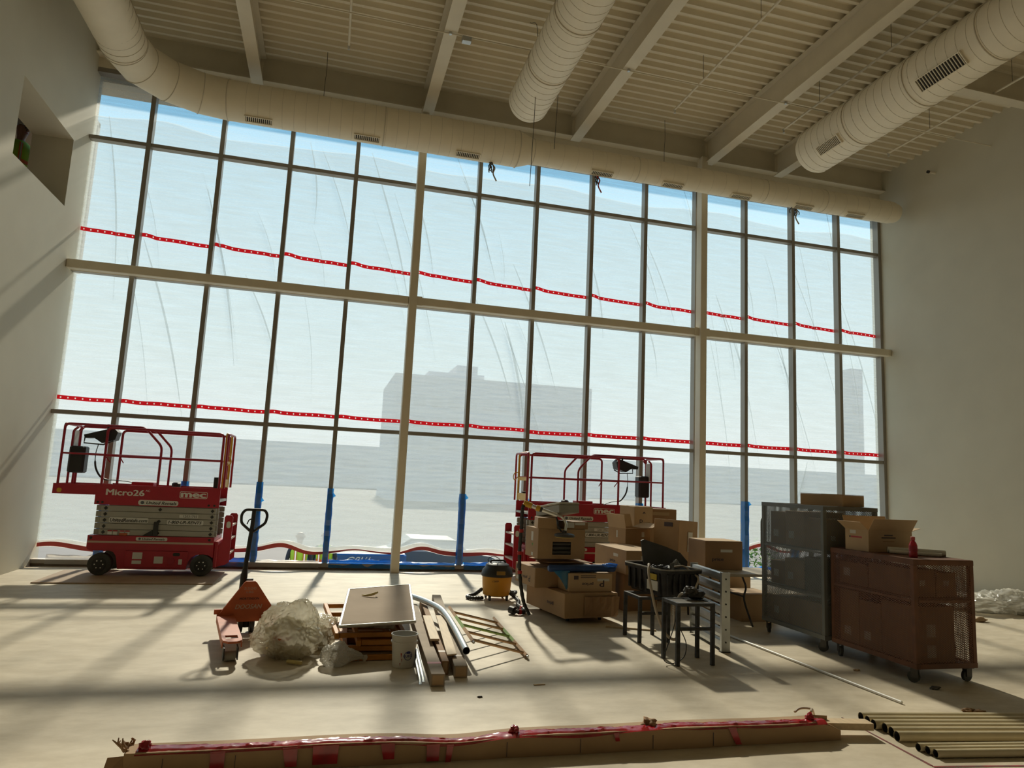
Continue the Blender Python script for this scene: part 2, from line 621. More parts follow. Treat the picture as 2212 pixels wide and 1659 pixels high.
far_building('long low grey buildings on the hazy skyline outside', -120, 240, 150, 8.0, 2, 40, depth=12)

# ------------------------------------------------------------------ plastic sheeting over the openings
random.seed(4)
creases = []
for i in range(46):
    x0 = random.uniform(0.3, 15.2)
    z0 = random.uniform(4.6, 8.0)
    L = random.uniform(1.2, 3.6)
    s = random.uniform(0.10, 0.42)
    z1 = z0 - L
    creases.append((x0, z0, x0 + L * s, z1, random.uniform(.012, .032), random.uniform(.028, .055)))
creases.append((7.55, 4.6, 8.02, 2.45, .07, .06))
creases.append((14.2, 2.3, 13.6, .9, .03, .05))
creases.append((7.9, 2.4, 8.6, .7, .02, .03))
def fold(x, z):
    d = 0.012 * noise.noise(Vector((x * .8, z * .3, 1.7))) + 0.006 * noise.noise(Vector((x * 3, z * .8, 5.1)))
    for (a, b, c, e, amp, w) in creases:
        if z > b + .1 or z < e - .1:
            continue
        t = (b - z) / (b - e)
        cx = a + (c - a) * t + 0.08 * sin(t * 3)
        dx = (x - cx) / w
        if abs(dx) < 3:
            d += amp * math.exp(-dx * dx) * max(0, min(1, t * 5, (1 - t) * 5))
    return d
def sheet_mesh(y, z0f, z1f, nx, nz, amp=1.0):
    b = MB()
    X0, X1 = XL + .002, XR - .002
    for j in range(nz + 1):
        for i in range(nx + 1):
            x = X0 + (X1 - X0) * i / nx
            a, c = z0f(x), z1f(x)
            z = a + (c - a) * j / nz
            b.v.append((x, y + amp * fold(x, z), z))
    for j in range(nz):
        for i in range(nx):
            k = j * (nx + 1) + i
            b.f.append((k, k + 1, k + nx + 2, k + nx + 1))
    return b
def hem(x):
    """height of the rolled lower edge"""
    k = x / S
    sag = 0.30 + 0.10 * abs(sin(pi * (k + .1))) ** 3 * (1 if int(k) % 2 else .3) + 0.035 * noise.noise(Vector((x * 1.3, 3.3, 0)))
    k2 = max(0.0, min(1.0, (x - 11.2) / .6))
    return sag + 0.20 * k2 * k2 * (3 - 2 * k2)
def overlap_top(x):
    return 7.47 - 0.004 * x + 0.06 * noise.noise(Vector((x * 1.1, 0, 9))) + 0.05 * sin(x * 1.7)
M_sheet = plastic('poly_sheet', (0.45, 0.50, 0.52), fac=0.43, trans=(0.96, 0.99, 1.0), gloss=0.0, streak=0.10, sscale=((1.0, 1, 30), (150, 1, 150)))
M_sheet2 = plastic('poly_sheet_inner', (0.46, 0.50, 0.51), fac=0.38, trans=(0.97, 0.99, 1.0), gloss=0.03, rough=0.3, streak=0.07, sscale=((2, 1, 26),))
ps = thing('plastic_sheeting', 'translucent reinforced plastic sheeting stretched across all the window bays', 'sheeting', (0, 0, 0))
sheet_mesh(0.165, hem, lambda x: 8.16, 660, 240).build('outer_sheet', M_sheet, ps, smooth=True)
sheet_mesh(0.225, lambda x: hem(x) + .05, overlap_top, 260, 110, 0.8).build('overlap_sheet', M_sheet2, ps, smooth=True)

# doubled-over folds where the film is gathered: narrow extra layers along the creases
M_fold = plastic('poly_fold', (0.46, 0.50, 0.51), fac=0.46, trans=(0.94, 0.98, 1.0), gloss=0.04)
for q, (a, b_, c, e, amp, w) in enumerate(creases):
    s = MB(); nn = 22
    for j in range(nn + 1):
        t = j / nn
        z = b_ + (e - b_) * t
        x = a + (c - a) * t + 0.08 * sin(t * 3)
        hw = (0.004 + 0.010 * (q % 4) / 3) * (0.25 + sin(pi * min(1, t * 1.1 + .03)) ** .7 if t < .88 else .25) * (1.8 if w > .055 else 1)
        x = min(max(x, XL + .03), XR - .03)
        y = 0.158 + min(0, fold(x, z)) - .004
        s.v += [(x - hw, y, z), (x + hw, y, z)]
    for j in range(nn):
        s.f.append((2 * j, 2 * j + 1, 2 * j + 3, 2 * j + 2))
    s.build('fold', M_fold, ps)

# red tape bands with white dots
def dotted_tape():
    m = bpy.data.materials.new('dotted_red_tape')
    m.use_nodes = True
    nt = m.node_tree
    b = nt.nodes['Principled BSDF']
    b.inputs['Roughness'].default_value = 0.3
    uv = nt.nodes.new('ShaderNodeUVMap')
    sp = nt.nodes.new('ShaderNodeSeparateXYZ')
    nt.links.new(uv.outputs[0], sp.inputs[0])
    fr = nt.nodes.new('ShaderNodeMath'); fr.operation = 'FRACT'
    nt.links.new(sp.outputs['X'], fr.inputs[0])
    cb = nt.nodes.new('ShaderNodeCombineXYZ')
    a1 = nt.nodes.new('ShaderNodeMath'); a1.operation = 'SUBTRACT'; a1.inputs[1].default_value = 0.5
    nt.links.new(fr.outputs[0], a1.inputs[0])
    a2 = nt.nodes.new('ShaderNodeMath'); a2.operation = 'SUBTRACT'; a2.inputs[1].default_value = 0.5
    nt.links.new(sp.outputs['Y'], a2.inputs[0])
    a3 = nt.nodes.new('ShaderNodeMath'); a3.operation = 'MULTIPLY'; a3.inputs[1].default_value = 0.5
    nt.links.new(a2.outputs[0], a3.inputs[0])
    nt.links.new(a1.outputs[0], cb.inputs[0]); nt.links.new(a3.outputs[0], cb.inputs[1])
    ln = nt.nodes.new('ShaderNodeVectorMath'); ln.operation = 'LENGTH'
    nt.links.new(cb.outputs[0], ln.inputs[0])
    lt = nt.nodes.new('ShaderNodeMath'); lt.operation = 'LESS_THAN'; lt.inputs[1].default_value = 0.10
    nt.links.new(ln.outputs['Value'], lt.inputs[0])
    mx = nt.nodes.new('ShaderNodeMix'); mx.data_type = 'RGBA'
    mx.inputs[6].default_value = (0.62, 0.008, 0.016, 1)
    mx.inputs[7].default_value = (0.95, 0.9, 0.9, 1)
    nt.links.new(lt.outputs[0], mx.inputs[0])
    nt.links.new(mx.outputs[2], b.inputs['Base Color'])
    # thin film: sunlight glows through it
    out = nt.nodes['Material Output']
    tl = nt.nodes.new('ShaderNodeBsdfTranslucent')
    nt.links.new(mx.outputs[2], tl.inputs[0])
    ms = nt.nodes.new('ShaderNodeMixShader'); ms.inputs[0].default_value = 0.45
    nt.links.new(b.outputs[0], ms.inputs[1]); nt.links.new(tl.outputs[0], ms.inputs[2])
    nt.links.new(ms.outputs[0], out.inputs[0])
    return m
M_dots = dotted_tape()
def tape(name, x0, x1, zf, y, hw, label):
    n = int((x1 - x0) / .05)
    b = MB()
    uvs = []
    for i in range(n + 1):
        x = x0 + (x1 - x0) * i / n
        z = zf(x)
        yy = y + fold(x, z) - .006
        b.v += [(x, yy, z - hw), (x, yy, z + hw)]
        uvs += [((x - x0) / .105, 0), ((x - x0) / .105, 1)]
    for i in range(n):
        b.f.append((2 * i, 2 * i + 2, 2 * i + 3, 2 * i + 1))
    o = b.build(name, M_dots, ps, label=label)
    me = o.data
    ul = me.uv_layers.new(name='UVMap')
    for lp in me.loops:
        ul.data[lp.index].uv = uvs[lp.vertex_index]
    return o
def upper_z(x):
    f = (x / S) % 1.0
    return 5.44 - 0.016 * x + 0.035 * (math.exp(-((f - .08) / .12) ** 2)) - 0.03 * f + 0.012 * noise.noise(Vector((x * 2, 1, 1)))
def lower_z(x):
    f = (x / S) % 1.0
    return 2.615 - 0.005 * x + 0.015 * math.exp(-((f - .08) / .1) ** 2) + 0.008 * noise.noise(Vector((x * 2, 7, 1)))
tape('red_tape', XL + .01, XR - .01, upper_z, 0.16, .033, 'upper band of red dotted tape')
tape('red_tape', XL + .01, 8.05, lower_z, 0.16, .033, 'lower band of red dotted tape, left length')
tape('red_tape', 8.05, XR - .01, lambda x: lower_z(x) - 0.04 * math.exp(-(x - 8.05)), 0.16, .036, 'lower band of red dotted tape, right length')
# rolled hem with its tape
nx = 320
path = [(XL + .02 + (XR - XL - .04) * i / nx, 0.19, hem(XL + .02 + (XR - XL - .04) * i / nx)) for i in range(nx + 1)]
M_hem = plastic('poly_hem', (0.92, 0.92, 0.88), fac=0.82, gloss=0.05)
MB().tube(path, [0.058 + 0.016 * noise.noise(Vector((p[0] * 2.3, 0, 4))) for p in path], 10).build('rolled_hem', M_hem, ps, smooth=True)
M_hemred = mat('hem_red', (0.62, 0.08, 0.07), 0.5)
b = MB()
for i, p in enumerate(path):
    w = 0.036 * (0.65 + 0.35 * sin(p[0] * 2.1))
    zc = p[2] - .026 + .016 * sin(p[0] * 4)
    b.v += [(p[0], 0.122, zc - w), (p[0], 0.118, zc + w)]
for i in range(nx):
    b.f.append((2 * i, 2 * i + 2, 2 * i + 3, 2 * i + 1))
b.build('hem_tape', M_hemred, ps)

# blue protective film wrapped round the mullion feet
random.seed(8)
feet = {1: 1.2, 2: 1.36, 3: 1.40, 4: 1.34, 6: 1.34, 7: 1.33, 8: 1.3, 9: 1.3, 11: 1.42, 12: 0.95, 13: .9}
order = ['leftmost, behind the left lift', 'second from left, behind the left lift', 'behind the pallet jack handle', 'left of the left column',
         'right of the left column', 'behind the right lift gate', 'behind the right lift', 'left of the right column', 'right of the box table', 'behind the grey cart', 'nearest the right wall']
M_bluef = plastic('blue_wrap', (0.010, 0.30, 0.78), fac=0.84, trans=(.2, .5, 1), gloss=0.10, rough=0.25)
for (k, h), lb in zip(feet.items(), order):
    b = MB()
    n = 14
    rings = []
    for j in range(n + 1):
        z = ZS0 + .012 + (h - ZS0) * j / n
        w = MW + .010 + .010 * random.random()
        y0 = -.012 - .012 * random.random()
        dx = .006 * (random.random() - .5)
        rings.append([(-w + dx, y0, z), (w + dx, y0, z), (w + dx, .108, z), (-w + dx, .108, z)])
    v = [p for r in rings for p in r]
    f = []
    for j in range(n):
        for i in range(4):
            l = (i + 1) % 4
            f.append((j * 4 + i, j * 4 + l, j * 4 + 4 + l, j * 4 + 4 + i))
    b.add(v, f)
    # loose ear of film
    zt = h * random.uniform(.75, .95)
    b.add([(MW + .012, -.02, zt), (MW + .06, -.03, zt + .03), (MW + .012, -.02, zt + .09)], [(0, 1, 2)])
    o = b.build('blue_film', M_bluef)
    o.location = (S * k, 0, 0)
    tag(o, 'blue film round the mullion foot, ' + order[list(feet).index(k)], 'film', 'blue films on the mullion feet')
# loose blue and clear film lying along the sill
def sill_film(x0, x1, m, label, hgt=.08, seed=1, front=-.02):
    b = MB()
    n = int((x1 - x0) / .04)
    prof = 7
    for i in range(n + 1):
        x = x0 + (x1 - x0) * i / n
        for j in range(prof):
            t = j / (prof - 1)
            y = front + (0.14 - front) * t
            h = hgt * (0.35 + 0.65 * abs(noise.noise(Vector((x * 3.1, t * 2.2, seed))))) * sin(pi * min(1, t + .12))
            z = ZS0 + .012 + h if j else 0.035
            b.v.append((x, y + .02 * noise.noise(Vector((x * 5, t * 4, seed + 3))) if j < prof - 1 else y, z))
    for i in range(n):
        for j in range(prof - 1):
            k = i * prof + j
            b.f.append((k, k + prof, k + prof + 1, k + 1))
    o = b.build('sill_film', m, smooth=True)
    tag(o, label, 'film', 'loose films along the window sill')
M_clear = plastic('clear_film', (0.75, 0.72, 0.66), fac=0.55, gloss=0.10)
sill_film(0.45, 1.6, M_clear, 'crumpled clear film on the sill left of the left lift', .10, 2)
sill_film(3.40, 4.50, M_clear, 'crumpled clear film on the sill right of the pallet jack handle', .05, 5)
sill_film(4.66, 5.70, M_bluef, 'crumpled blue film on the sill against the left column', .11, 7)
sill_film(5.82, 6.82, M_bluef, 'flat blue film on the sill right of the left column', .05, 9)
sill_film(6.98, 7.60, M_bluef, 'blue film on the sill behind the shop vacuum', .09, 11)
sill_film(12.75, 13.60, M_bluef, 'blue film on the sill left of the grey mesh cart', .10, 13)
sill_film(2.40, 3.38, M_bluef, 'blue film on the sill behind the ladder of the left lift', .10, 15)

# what shows in the gap under the sheeting: site vehicle, two vests, a car, bushes
M_vehb = mat('vehicle_blue', (0.02, 0.10, 0.30), 0.4)
t = thing('site_trailer', 'dark blue site vehicle in the gap under the sheeting', 'vehicle', (5.2, 7.0, -1.55))
MB().bbox(-1.3, 1.6, 0, 1.6, .28, 1.06, .06).build('body', M_vehb, t)
MB().bbox(-1.9, -1.35, .3, 1.3, .3, .62, .05).build('hitch_box', M_galv, t)
for xx in (-.7, .9):
    MB().cyl((xx, -.02, .25), (xx, .2, .25), .25, 18).build('wheel', M_rubber, t)
text('vehicle_lettering', 'CSI//', M_white, t, (.0, -.003, .76), (1, 0, 0), (0, 0, 1), height=.22, shear=.3)
M_carb = mat('car_silver', (0.13, 0.15, 0.17), 0.6)
t = thing('parked_car', 'silver car outside, low in the gap right of the left column', 'car', (8.1, 9.5, -1.55))
MB().prism([(-2.0, .3), (2.0, .3), (2.05, .6), (1.6, .78), (1.0, .85), (.5, 1.25), (-.9, 1.28), (-1.5, .9), (-2.05, .8)], 0, 1.7).build('body', M_carb, t)
MB().prism([(.85, .86), (.45, 1.2), (-.85, 1.22), (-1.3, .9)], -.005, 1.705).build('windows', M_bldw, t)
for xx in (-1.3, 1.3):
    MB().cyl((xx, -.02, .3), (xx, .2, .3), .3, 18).build('wheel', M_rubber, t)
M_vest = mat('hi_vis', (0.45, 0.75, 0.05), 0.7)
M_vesto = mat('hi_vis_orange', (0.85, 0.20, 0.05), 0.7)
M_trou = mat('work_trousers', (0.03, 0.035, 0.05), 0.8)
M_skin = mat('skin', (0.42, 0.24, 0.17), 0.6)

# ------------------------------------------------------------------ workers
def figure(name, label, loc, rz, pose='stand', helmet=True):
    """a standing person: one continuous skinned body, vest, trousers, hard hat and face pieces as children"""
    root = thing(name, label, 'person', loc, rz)
    J = {'pel': (0, 0, .96, .15), 'wai': (0, 0, 1.10, .13), 'che': (0, -.01, 1.32, .165), 'nec': (0, 0, 1.50, .06), 'neh': (0, -.01, 1.56, .058),
         'hd0': (0, -.02, 1.62, .085), 'hd1': (0, -.02, 1.72, .098), 'hd2': (0, -.01, 1.79, .07),
         'shl': (-.19, 0, 1.43, .072), 'ell': (-.26, -.02, 1.16, .045), 'wrl': (-.22, -.20, .98, .030), 'hal': (-.20, -.27, .94, .034),
         'shr': (.19, 0, 1.43, .072), 'elr': (.27, -.02, 1.16, .045), 'wrr': (.22, -.20, .98, .030), 'har': (.20, -.27, .94, .034),
         'hil': (-.10, 0, .90, .10), 'knl': (-.11, -.02, .50, .062), 'anl': (-.11, .02, .09, .042), 'tol': (-.12, -.14, .04, .036),
         'hir': (.10, 0, .90, .10), 'knr': (.11, -.03, .50, .062), 'anr': (.11, .02, .09, .042), 'tor': (.12, -.14, .04, .036)}
    E = [('pel', 'wai'), ('wai', 'che'), ('che', 'nec'), ('nec', 'neh'), ('neh', 'hd0'), ('hd0', 'hd1'), ('hd1', 'hd2'),
         ('che', 'shl'), ('shl', 'ell'), ('ell', 'wrl'), ('wrl', 'hal'), ('che', 'shr'), ('shr', 'elr'), ('elr', 'wrr'), ('wrr', 'har'),
         ('pel', 'hil'), ('hil', 'knl'), ('knl', 'anl'), ('anl', 'tol'), ('pel', 'hir'), ('hir', 'knr'), ('knr', 'anr'), ('anr', 'tor')]
    # five fingers on each hand
    for s, h in ((-1, 'hal'), (1, 'har')):
        hx, hy, hz, _ = J[h]
        for q, (dx, ln) in enumerate(((-.024, .055), (-.008, .062), (.008, .060), (.024, .050))):
            a, b_ = '%sf%d' % (h, q), '%sg%d' % (h, q)
            J[a] = (hx + dx, hy - .035, hz - .012, .0095); J[b_] = (hx + dx, hy - .035 - ln * .6, hz - .012 - ln * .7, .008)
            E += [(h, a), (a, b_)]
        a = h + 't'
        J[a] = (hx - s * .045, hy - .02, hz - .02, .010); E.append((h, a))
    keys = list(J)
    me = bpy.data.meshes.new('body')
    me.from_pydata([J[k][:3] for k in keys], [(keys.index(a), keys.index(b)) for a, b in E], [])
    tmp = bpy.data.objects.new('body_tmp', me)
    col.objects.link(tmp)
    md = tmp.modifiers.new('skin', 'SKIN')
    md.use_smooth_shade = True
    for i, k in enumerate(keys):
        sv = me.skin_vertices[0].data[i]
        sv.radius = (J[k][3], J[k][3] * (.75 if k in ('che', 'wai', 'pel') else 1))
        sv.use_root = (k == 'pel')
    ss = tmp.modifiers.new('sub', 'SUBSURF'); ss.levels = 2; ss.render_levels = 2
    dg = bpy.context.evaluated_depsgraph_get()
    m2 = bpy.data.meshes.new_from_object(tmp.evaluated_get(dg))
    bpy.data.objects.remove(tmp)
    m2.materials.clear(); m2.materials.append(M_skin); m2.materials.append(M_trou)
    for p in m2.polygons:
        p.material_index = 1 if p.center.z < .98 or (p.center.z < 1.47 and abs(p.center.x) < .3 and p.center.y > -.17) else 0
        p.use_smooth = True
    o = bpy.data.objects.new('body', m2); col.objects.link(o); o.parent = root
    # vest over the torso
    vb = MB(); n = 20
    prof = [(.93, .185, .135), (1.05, .18, .13), (1.2, .195, .145), (1.34, .215, .155), (1.43, .20, .13), (1.485, .12, .09)]
    for (z, rx, ry) in prof:
        for k in range(n):
            a = 2 * pi * k / n
            vb.v.append((rx * cos(a), ry * sin(a) - .005, z))
    for i in range(len(prof) - 1):
        for k in range(n):
            l = (k + 1) % n
            vb.f.append((i * n + k, i * n + l, (i + 1) * n + l, (i + 1) * n + k))
    v = vb.build('vest', M_vest, root, smooth=True)
    for dx in (-.10, .10):
        MB().box(dx - .028, dx + .028, -.163, -.158, 1.0, 1.42).build('orange_stripe', M_vesto, v)
        MB().box(dx - .014, dx + .014, -.168, -.1635, 1.0, 1.42).build('silver_stripe', M_alu, v)
    MB().lathe([(.215, 1.10), (.215, 1.16)], 20, M=Matrix.Diagonal((.93, .70, 1, 1)), cap=False).build('waist_band', M_vesto, v)
    if helmet:
        hb = MB().lathe([(.155, 1.735), (.118, 1.74), (.115, 1.79), (.095, 1.845), (.05, 1.875), (.002, 1.88)], 20, c=(0, -.015, 0), cap=False)
        hb.build('hard_hat', M_whitep, root, smooth=True)
    for dx in (-.033, .033):
        MB().lathe([(.002, -.011), (.011, 0), (.002, .011)], 8, c=(dx, -.112, 1.705)).build('eye', M_ink, root)
    MB().prism([(-.014, 1.655), (.014, 1.655), (.005, 1.70), (-.005, 1.70)], -.138, -.10).build('nose', M_skin, root)
    MB().box(-.026, .026, -.112, -.104, 1.625, 1.633).build('mouth', M_redd, root)
    for s in (-1, 1):
        MB().box(s * .098 - .008, s * .098 + .008, -.03, .01, 1.665, 1.72).build('ear', M_skin, root)
    return root
figure('person', 'person in a yellow-green hi-vis vest standing inside the high wall opening', (-0.76, 0.10, 5.251), radians(60))
figure('person', 'person in hi-vis vest outside, low in the gap left of a blue mullion foot', (4.05, 4.6, -1.55), radians(10), helmet=False)
figure('person', 'person in hi-vis vest outside, low in the gap right of a blue mullion foot', (4.62, 4.9, -1.55), radians(-10), helmet=False)

# ------------------------------------------------------------------ ducts
DY, DZ = -0.65, 7.68
def ring_part(parent, c, axis, r, rr=.005):
    b = MB()
    n = 28
    pts = []
    for k in range(n):
        a = 2 * pi * k / n
        if axis == 'x':
            pts.append((c[0], c[1] + r * cos(a), c[2] + r * sin(a)))
        else:
            pts.append((c[0] + r * cos(a), c[1], c[2] + r * sin(a)))
    b.tube(pts, rr, 5, closed=True)
    return b.build('seam', M_seam, parent)
def louvre(parent, c, ang, axis, L, W, n, pad=.012, thick=.016):
    """grille saddle: c centre, ang direction from duct axis in the cross plane"""
    if axis == 'x':
        nrm = Vector((0, cos(ang), sin(ang))); lng = Vector((1, 0, 0))
    else:
        nrm = Vector((cos(ang), 0, sin(ang))); lng = Vector((0, 1, 0))
    wid = nrm.cross(lng).normalized()
    M = Matrix((lng, wid, nrm)).transposed().to_4x4(); M.translation = Vector(c)
    fr = MB()
    fr.box(-L / 2, L / 2, -W / 2, -W / 2 + pad, -.05, thick, M); fr.box(-L / 2, L / 2, W / 2 - pad, W / 2, -.05, thick, M)
    fr.box(-L / 2, -L / 2 + pad, -W / 2 + pad, W / 2 - pad, -.05, thick, M); fr.box(L / 2 - pad, L / 2, -W / 2 + pad, W / 2 - pad, -.05, thick, M)
    g = fr.build('grille', M_duct, parent)
    MB().box(-L / 2 + pad, L / 2 - pad, -W / 2 + pad, W / 2 - pad, -.03, -.004, M).build('backing', M_dark, g)
    sl = MB()
    for i in range(n):
        x = -L / 2 + pad + (L - 2 * pad) * (i + .5) / n
        sl.box(x - .006, x + .006, -W / 2 + pad, W / 2 - pad, -.0035, thick * .6, M)
    so = sl.build('slat', M_steel, g); so['kind'] = 'stuff'
    return g
dm = thing('spiral_duct', 'long round duct along the window head with an elbow at left', 'duct', (0, 0, 0))
R1, R2 = .325, .228
path = [(1.15, YB + .02, DZ - .05), (1.15, -4, DZ - .05), (1.15, -1.78, DZ), (1.25, -1.33, DZ), (1.58, -.95, DZ), (2.02, -.72, DZ), (2.45, DY, DZ), (4, DY, DZ), (7.42, DY, DZ), (7.72, DY, DZ + .0), (12, DY, DZ), (15.70, DY, DZ), (15.86, DY, DZ)]
rad = [R1] * 9 + [R2] * 3 + [R2 * .82]
MB().tube(path, rad, 36).build('pipe', M_duct, dm, smooth=True)
r0 = ring_part(dm, (0, DY, DZ), 'x', R1 + .001, .0025); r0.location = (2.75, 0, 0)
x = 2.75
while x < 7.3:
    x += .19
    child_copy(r0, dm, (x, 0, 0))
r1 = ring_part(dm, (0, DY, DZ), 'x', R1 + .004, .009); r1.location = (7.42, 0, 0)
for x in (2.45, 5.0): child_copy(r1, dm, (x, 0, 0))
r2 = ring_part(dm, (0, DY, DZ), 'x', R2 + .003, .007); r2.location = (7.72, 0, 0)
for x in (9.8, 12.6, 14.0): child_copy(r2, dm, (x, 0, 0))
r3 = ring_part(dm, (0, DY, DZ), 'x', R2 + .001, .002); r3.location = (8.0, 0, 0)
x = 8.0
while x < 15.4:
    x += .28
    child_copy(r3, dm, (x, 0, 0))
ry0 = ring_part(dm, (1.15, 0, DZ - .005), 'y', R1 + .003, .004); ry0.location = (0, -1.85, 0)
y = -1.85
while y > -7:
    y -= .16
    child_copy(ry0, dm, (0, y, 0))
# elbow gore seams
for (c, d) in (((1.15, -1.78, DZ), (0.12, 1)), ((1.25, -1.33, DZ), (.43, .83)), ((1.58, -.95, DZ), (.77, .61)), ((2.02, -.72, DZ), (.87, .3))):
    b = MB(); t_ = Vector((d[0], d[1], 0)).normalized(); sd = Vector((-t_.y, t_.x, 0))
    b.tube([Vector(c) + (sd * cos(2 * pi * k / 28) + Vector((0, 0, 1)) * sin(2 * pi * k / 28)) * (R1 + .003) for k in range(28)], .007, 5, closed=True)
    b.build('elbow_seam', M_seam, dm)
for x in (2.95, 4.72, 6.50):
    louvre(dm, (x, DY - (R1 + .004) * cos(radians(72)), DZ - (R1 + .004) * sin(radians(72))), radians(252), 'x', .44, .13, 13)
for x in (9.08, 10.55, 12.05, 13.50, 14.75):
    louvre(dm, (x, DY - (R2 + .018) * cos(radians(72)), DZ - (R2 + .018) * sin(radians(72))), radians(252), 'x', .44, .12, 13)
def straight_duct(label, cx, cz, r, yend, grilles=()):
    d = thing('spiral_duct', label, 'duct', (cx, 0, cz))
    MB().tube([(0, YB + .02, 0), (0, -8, 0), (0, yend - .05, 0), (0, yend, 0)], [r, r, r, r * .93], 36).build('pipe', M_duct, d, smooth=True)
    a = ring_part(d, (0, 0, 0), 'y', r + .001, .0028); a.location = (0, yend - .12, 0)
    y = yend - .12
    while y > -7.2:
        y -= .155
        child_copy(a, d, (0, y, 0))
    c = ring_part(d, (0, 0, 0), 'y', r + .004, .008); c.location = (0, yend - 1.15, 0)
    for k in (2.35, 3.5, 4.6): child_copy(c, d, (0, yend - k, 0))
    for (y, ang, L, W) in grilles:
        louvre(d, ((r + .008) * cos(ang), y, (r + .008) * sin(ang)), ang, 'y', L, W, 16)
    return d
straight_duct('round duct end hanging over the middle of the windows', 7.15, 7.60, .325, -2.32)
straight_duct('round duct with two side grilles hanging at the right', 12.30, 7.56, .385, -2.55,
              ((-3.30, radians(222), .50, .17), (-5.45, radians(222), .72, .20)))

# ------------------------------------------------------------------ sprinkler lines, cable, hanger wires
M_wire = mat('hanger_wire', (0.10, 0.09, 0.08), 0.5)
spr = [(4.31, -1.75, 'left of the middle duct'), (10.03, -1.75, 'right of the middle duct'), (12.25, -1.80, 'just left of the grilled duct'), (14.70, -1.70, 'near the right wall')]
for (x, y, w) in spr:
    t = thing('sprinkler_pipe', 'thin off-white sprinkler pipe under the deck, ' + w, 'pipe', (x, y, 8.36), 0, 'sprinkler pipes')
    MB().cyl((0, 0, 0), (0, YB - y, 0), .019, 10).build('pipe', M_steel, t, smooth=True)
    MB().lathe([(.022, -.05), (.012, -.03), (.02, 0), (.024, .02)], 10, c=(0, -.02, -.02)).build('head', M_alu, t)
    for k in (1, 2.6, 4.2):
        MB().cyl((0, -k, .012), (0, -k, .449), .004, 5).build('hanger', M_wire, t)
t = thing('conduit', 'thin off-white conduit running crosswise under the roof beams', 'conduit', (XL, -2.74, 8.255))
MB().cyl((0, 0, 0), (XR - XL, 0, 0), .011, 8).build('pipe', M_steel, t, smooth=True)
MB().bbox(5.72, 5.86, -.05, .05, -.09, -.012, .008).build('junction_box', M_galv, t)
for k in (2.55, 5.54, 8.45, 11.37):
    MB().box(k - .02, k + .02, -.02, .02, -.013, .024).build('beam_clip', M_galv, t)
t = thing('wall_stub', 'small pipe stub poking from the top of the right wall', 'pipe', (XR, -1.5, 8.26))
MB().cyl((0, 0, 0), (-.16, 0, .0), .022, 10).build('pipe', M_steel, t)
MB().cyl((-.16, 0, 0), (-.20, 0, .0), .03, 10).build('cap', M_dark, t)
for (x, y, z0, lb) in ((7.05, -2.62, 5.9, 'thin wire hanging in front of the middle duct, left one'), (7.44, -2.5, 6.6, 'thin wire hanging in front of the middle duct, right one'),
                   (3.95, -.75, 7.95, 'short hanger wire above the window duct near the left'), (10.4, -.65, 7.92, 'short hanger wire above the window duct near the right')):
    b = MB()
    pts = smooth_path([(0, 0, ZD - z0 - .08), (.006, -.44, ZD - z0 - .5) if z0 < 7 else (.01, 0, .5), (.012, -.46, (ZD - z0) * .45) if z0 < 7 else (.0, 0, .3), (-.01, -.44, 0) if z0 < 7 else (0, 0, 0)], 5)
    b.tube(pts, .005, 5)
    o = b.build('hanger_wire', M_wire); o.location = (x, y, z0)
    tag(o, lb, 'wire', 'hanger wires')
# scraps of rope and tape dangling under the duct
for (x, cset, lb) in ((6.95, M_wire, 'frayed dark rope scrap hanging below the window duct'), (9.0, M_redtape, 'red tape scrap hanging below the window duct near the middle'), (13.35, M_wire, 'dark scrap with red tape hanging below the duct at right')):
    random.seed(int(x * 10))
    t = thing('hanging_scrap', lb, 'scrap', (x, -.62, 7.36 if x < 7.4 else 7.455), 0, 'scraps hanging below the window duct')
    b = MB()
    for k in range(6):
        p = Vector((random.uniform(-.04, .04), random.uniform(-.03, .03), 0))
        pts = [p]
        for q in range(4):
            p = p + Vector((random.uniform(-.035, .035), random.uniform(-.02, .02), -random.uniform(.02, .07)))
            pts.append(p)
        b.tube(pts, .010, 5)
    b.build('strands', M_wire, t)
    b = MB(); b.tube(smooth_path([(.02, 0, -.02), (.08, 0, -.10), (.06, .02, -.2), (.12, 0, -.34)], 5), [.014] * 16, 5)
    b.build('streamer', M_redtape if cset is M_redtape else M_hose, t)

# ------------------------------------------------------------------ scissor lifts
M_decal = mat('decal_white', (0.70, 0.70, 0.66), 0.5)
M_decalg = mat('decal_grey', (0.10, 0.12, 0.15), 0.5)
def side_text(name, s, m, parent, side, x, z, w=None, h=None, **kw):
    """lettering on the -y (side=-1) or +y (side=1) face; x,z = lower left as read"""
    y = side * kw.pop('y', .402)
    if side < 0:
        return text(name, s, m, parent, (x, y, z), (1, 0, 0), (0, 0, 1), width=w, height=h, **kw)
    return text(name, s, m, parent, (-x, y, z), (-1, 0, 0), (0, 0, 1), width=w, height=h, **kw)
def rounded(w, h, r, n=4):
    out = []
    for (cx, cy, a0) in ((w - r, h - r, 0), (r, h - r, 90), (r, r, 180), (w - r, r, 270)):
        for i in range(n + 1):
            a = radians(a0 + 90 * i / n)
            out.append((cx + r * cos(a), cy + r * sin(a)))
    return out
def plate(name, m, parent, side, x, z, w, h, y=.402, r=.012, t=.0015, shear=0):
    pl = rounded(w, h, min(r, h * .49))
    if side < 0:
        pts = [(x + p[0], z + p[1]) for p in pl]
        return MB().prism(pts, -y - t, -y).build(name, m, parent)
    pts = [(-x - p[0], z + p[1]) for p in pl]
    return MB().prism(list(reversed(pts)), y + t, y).build(name, m, parent)
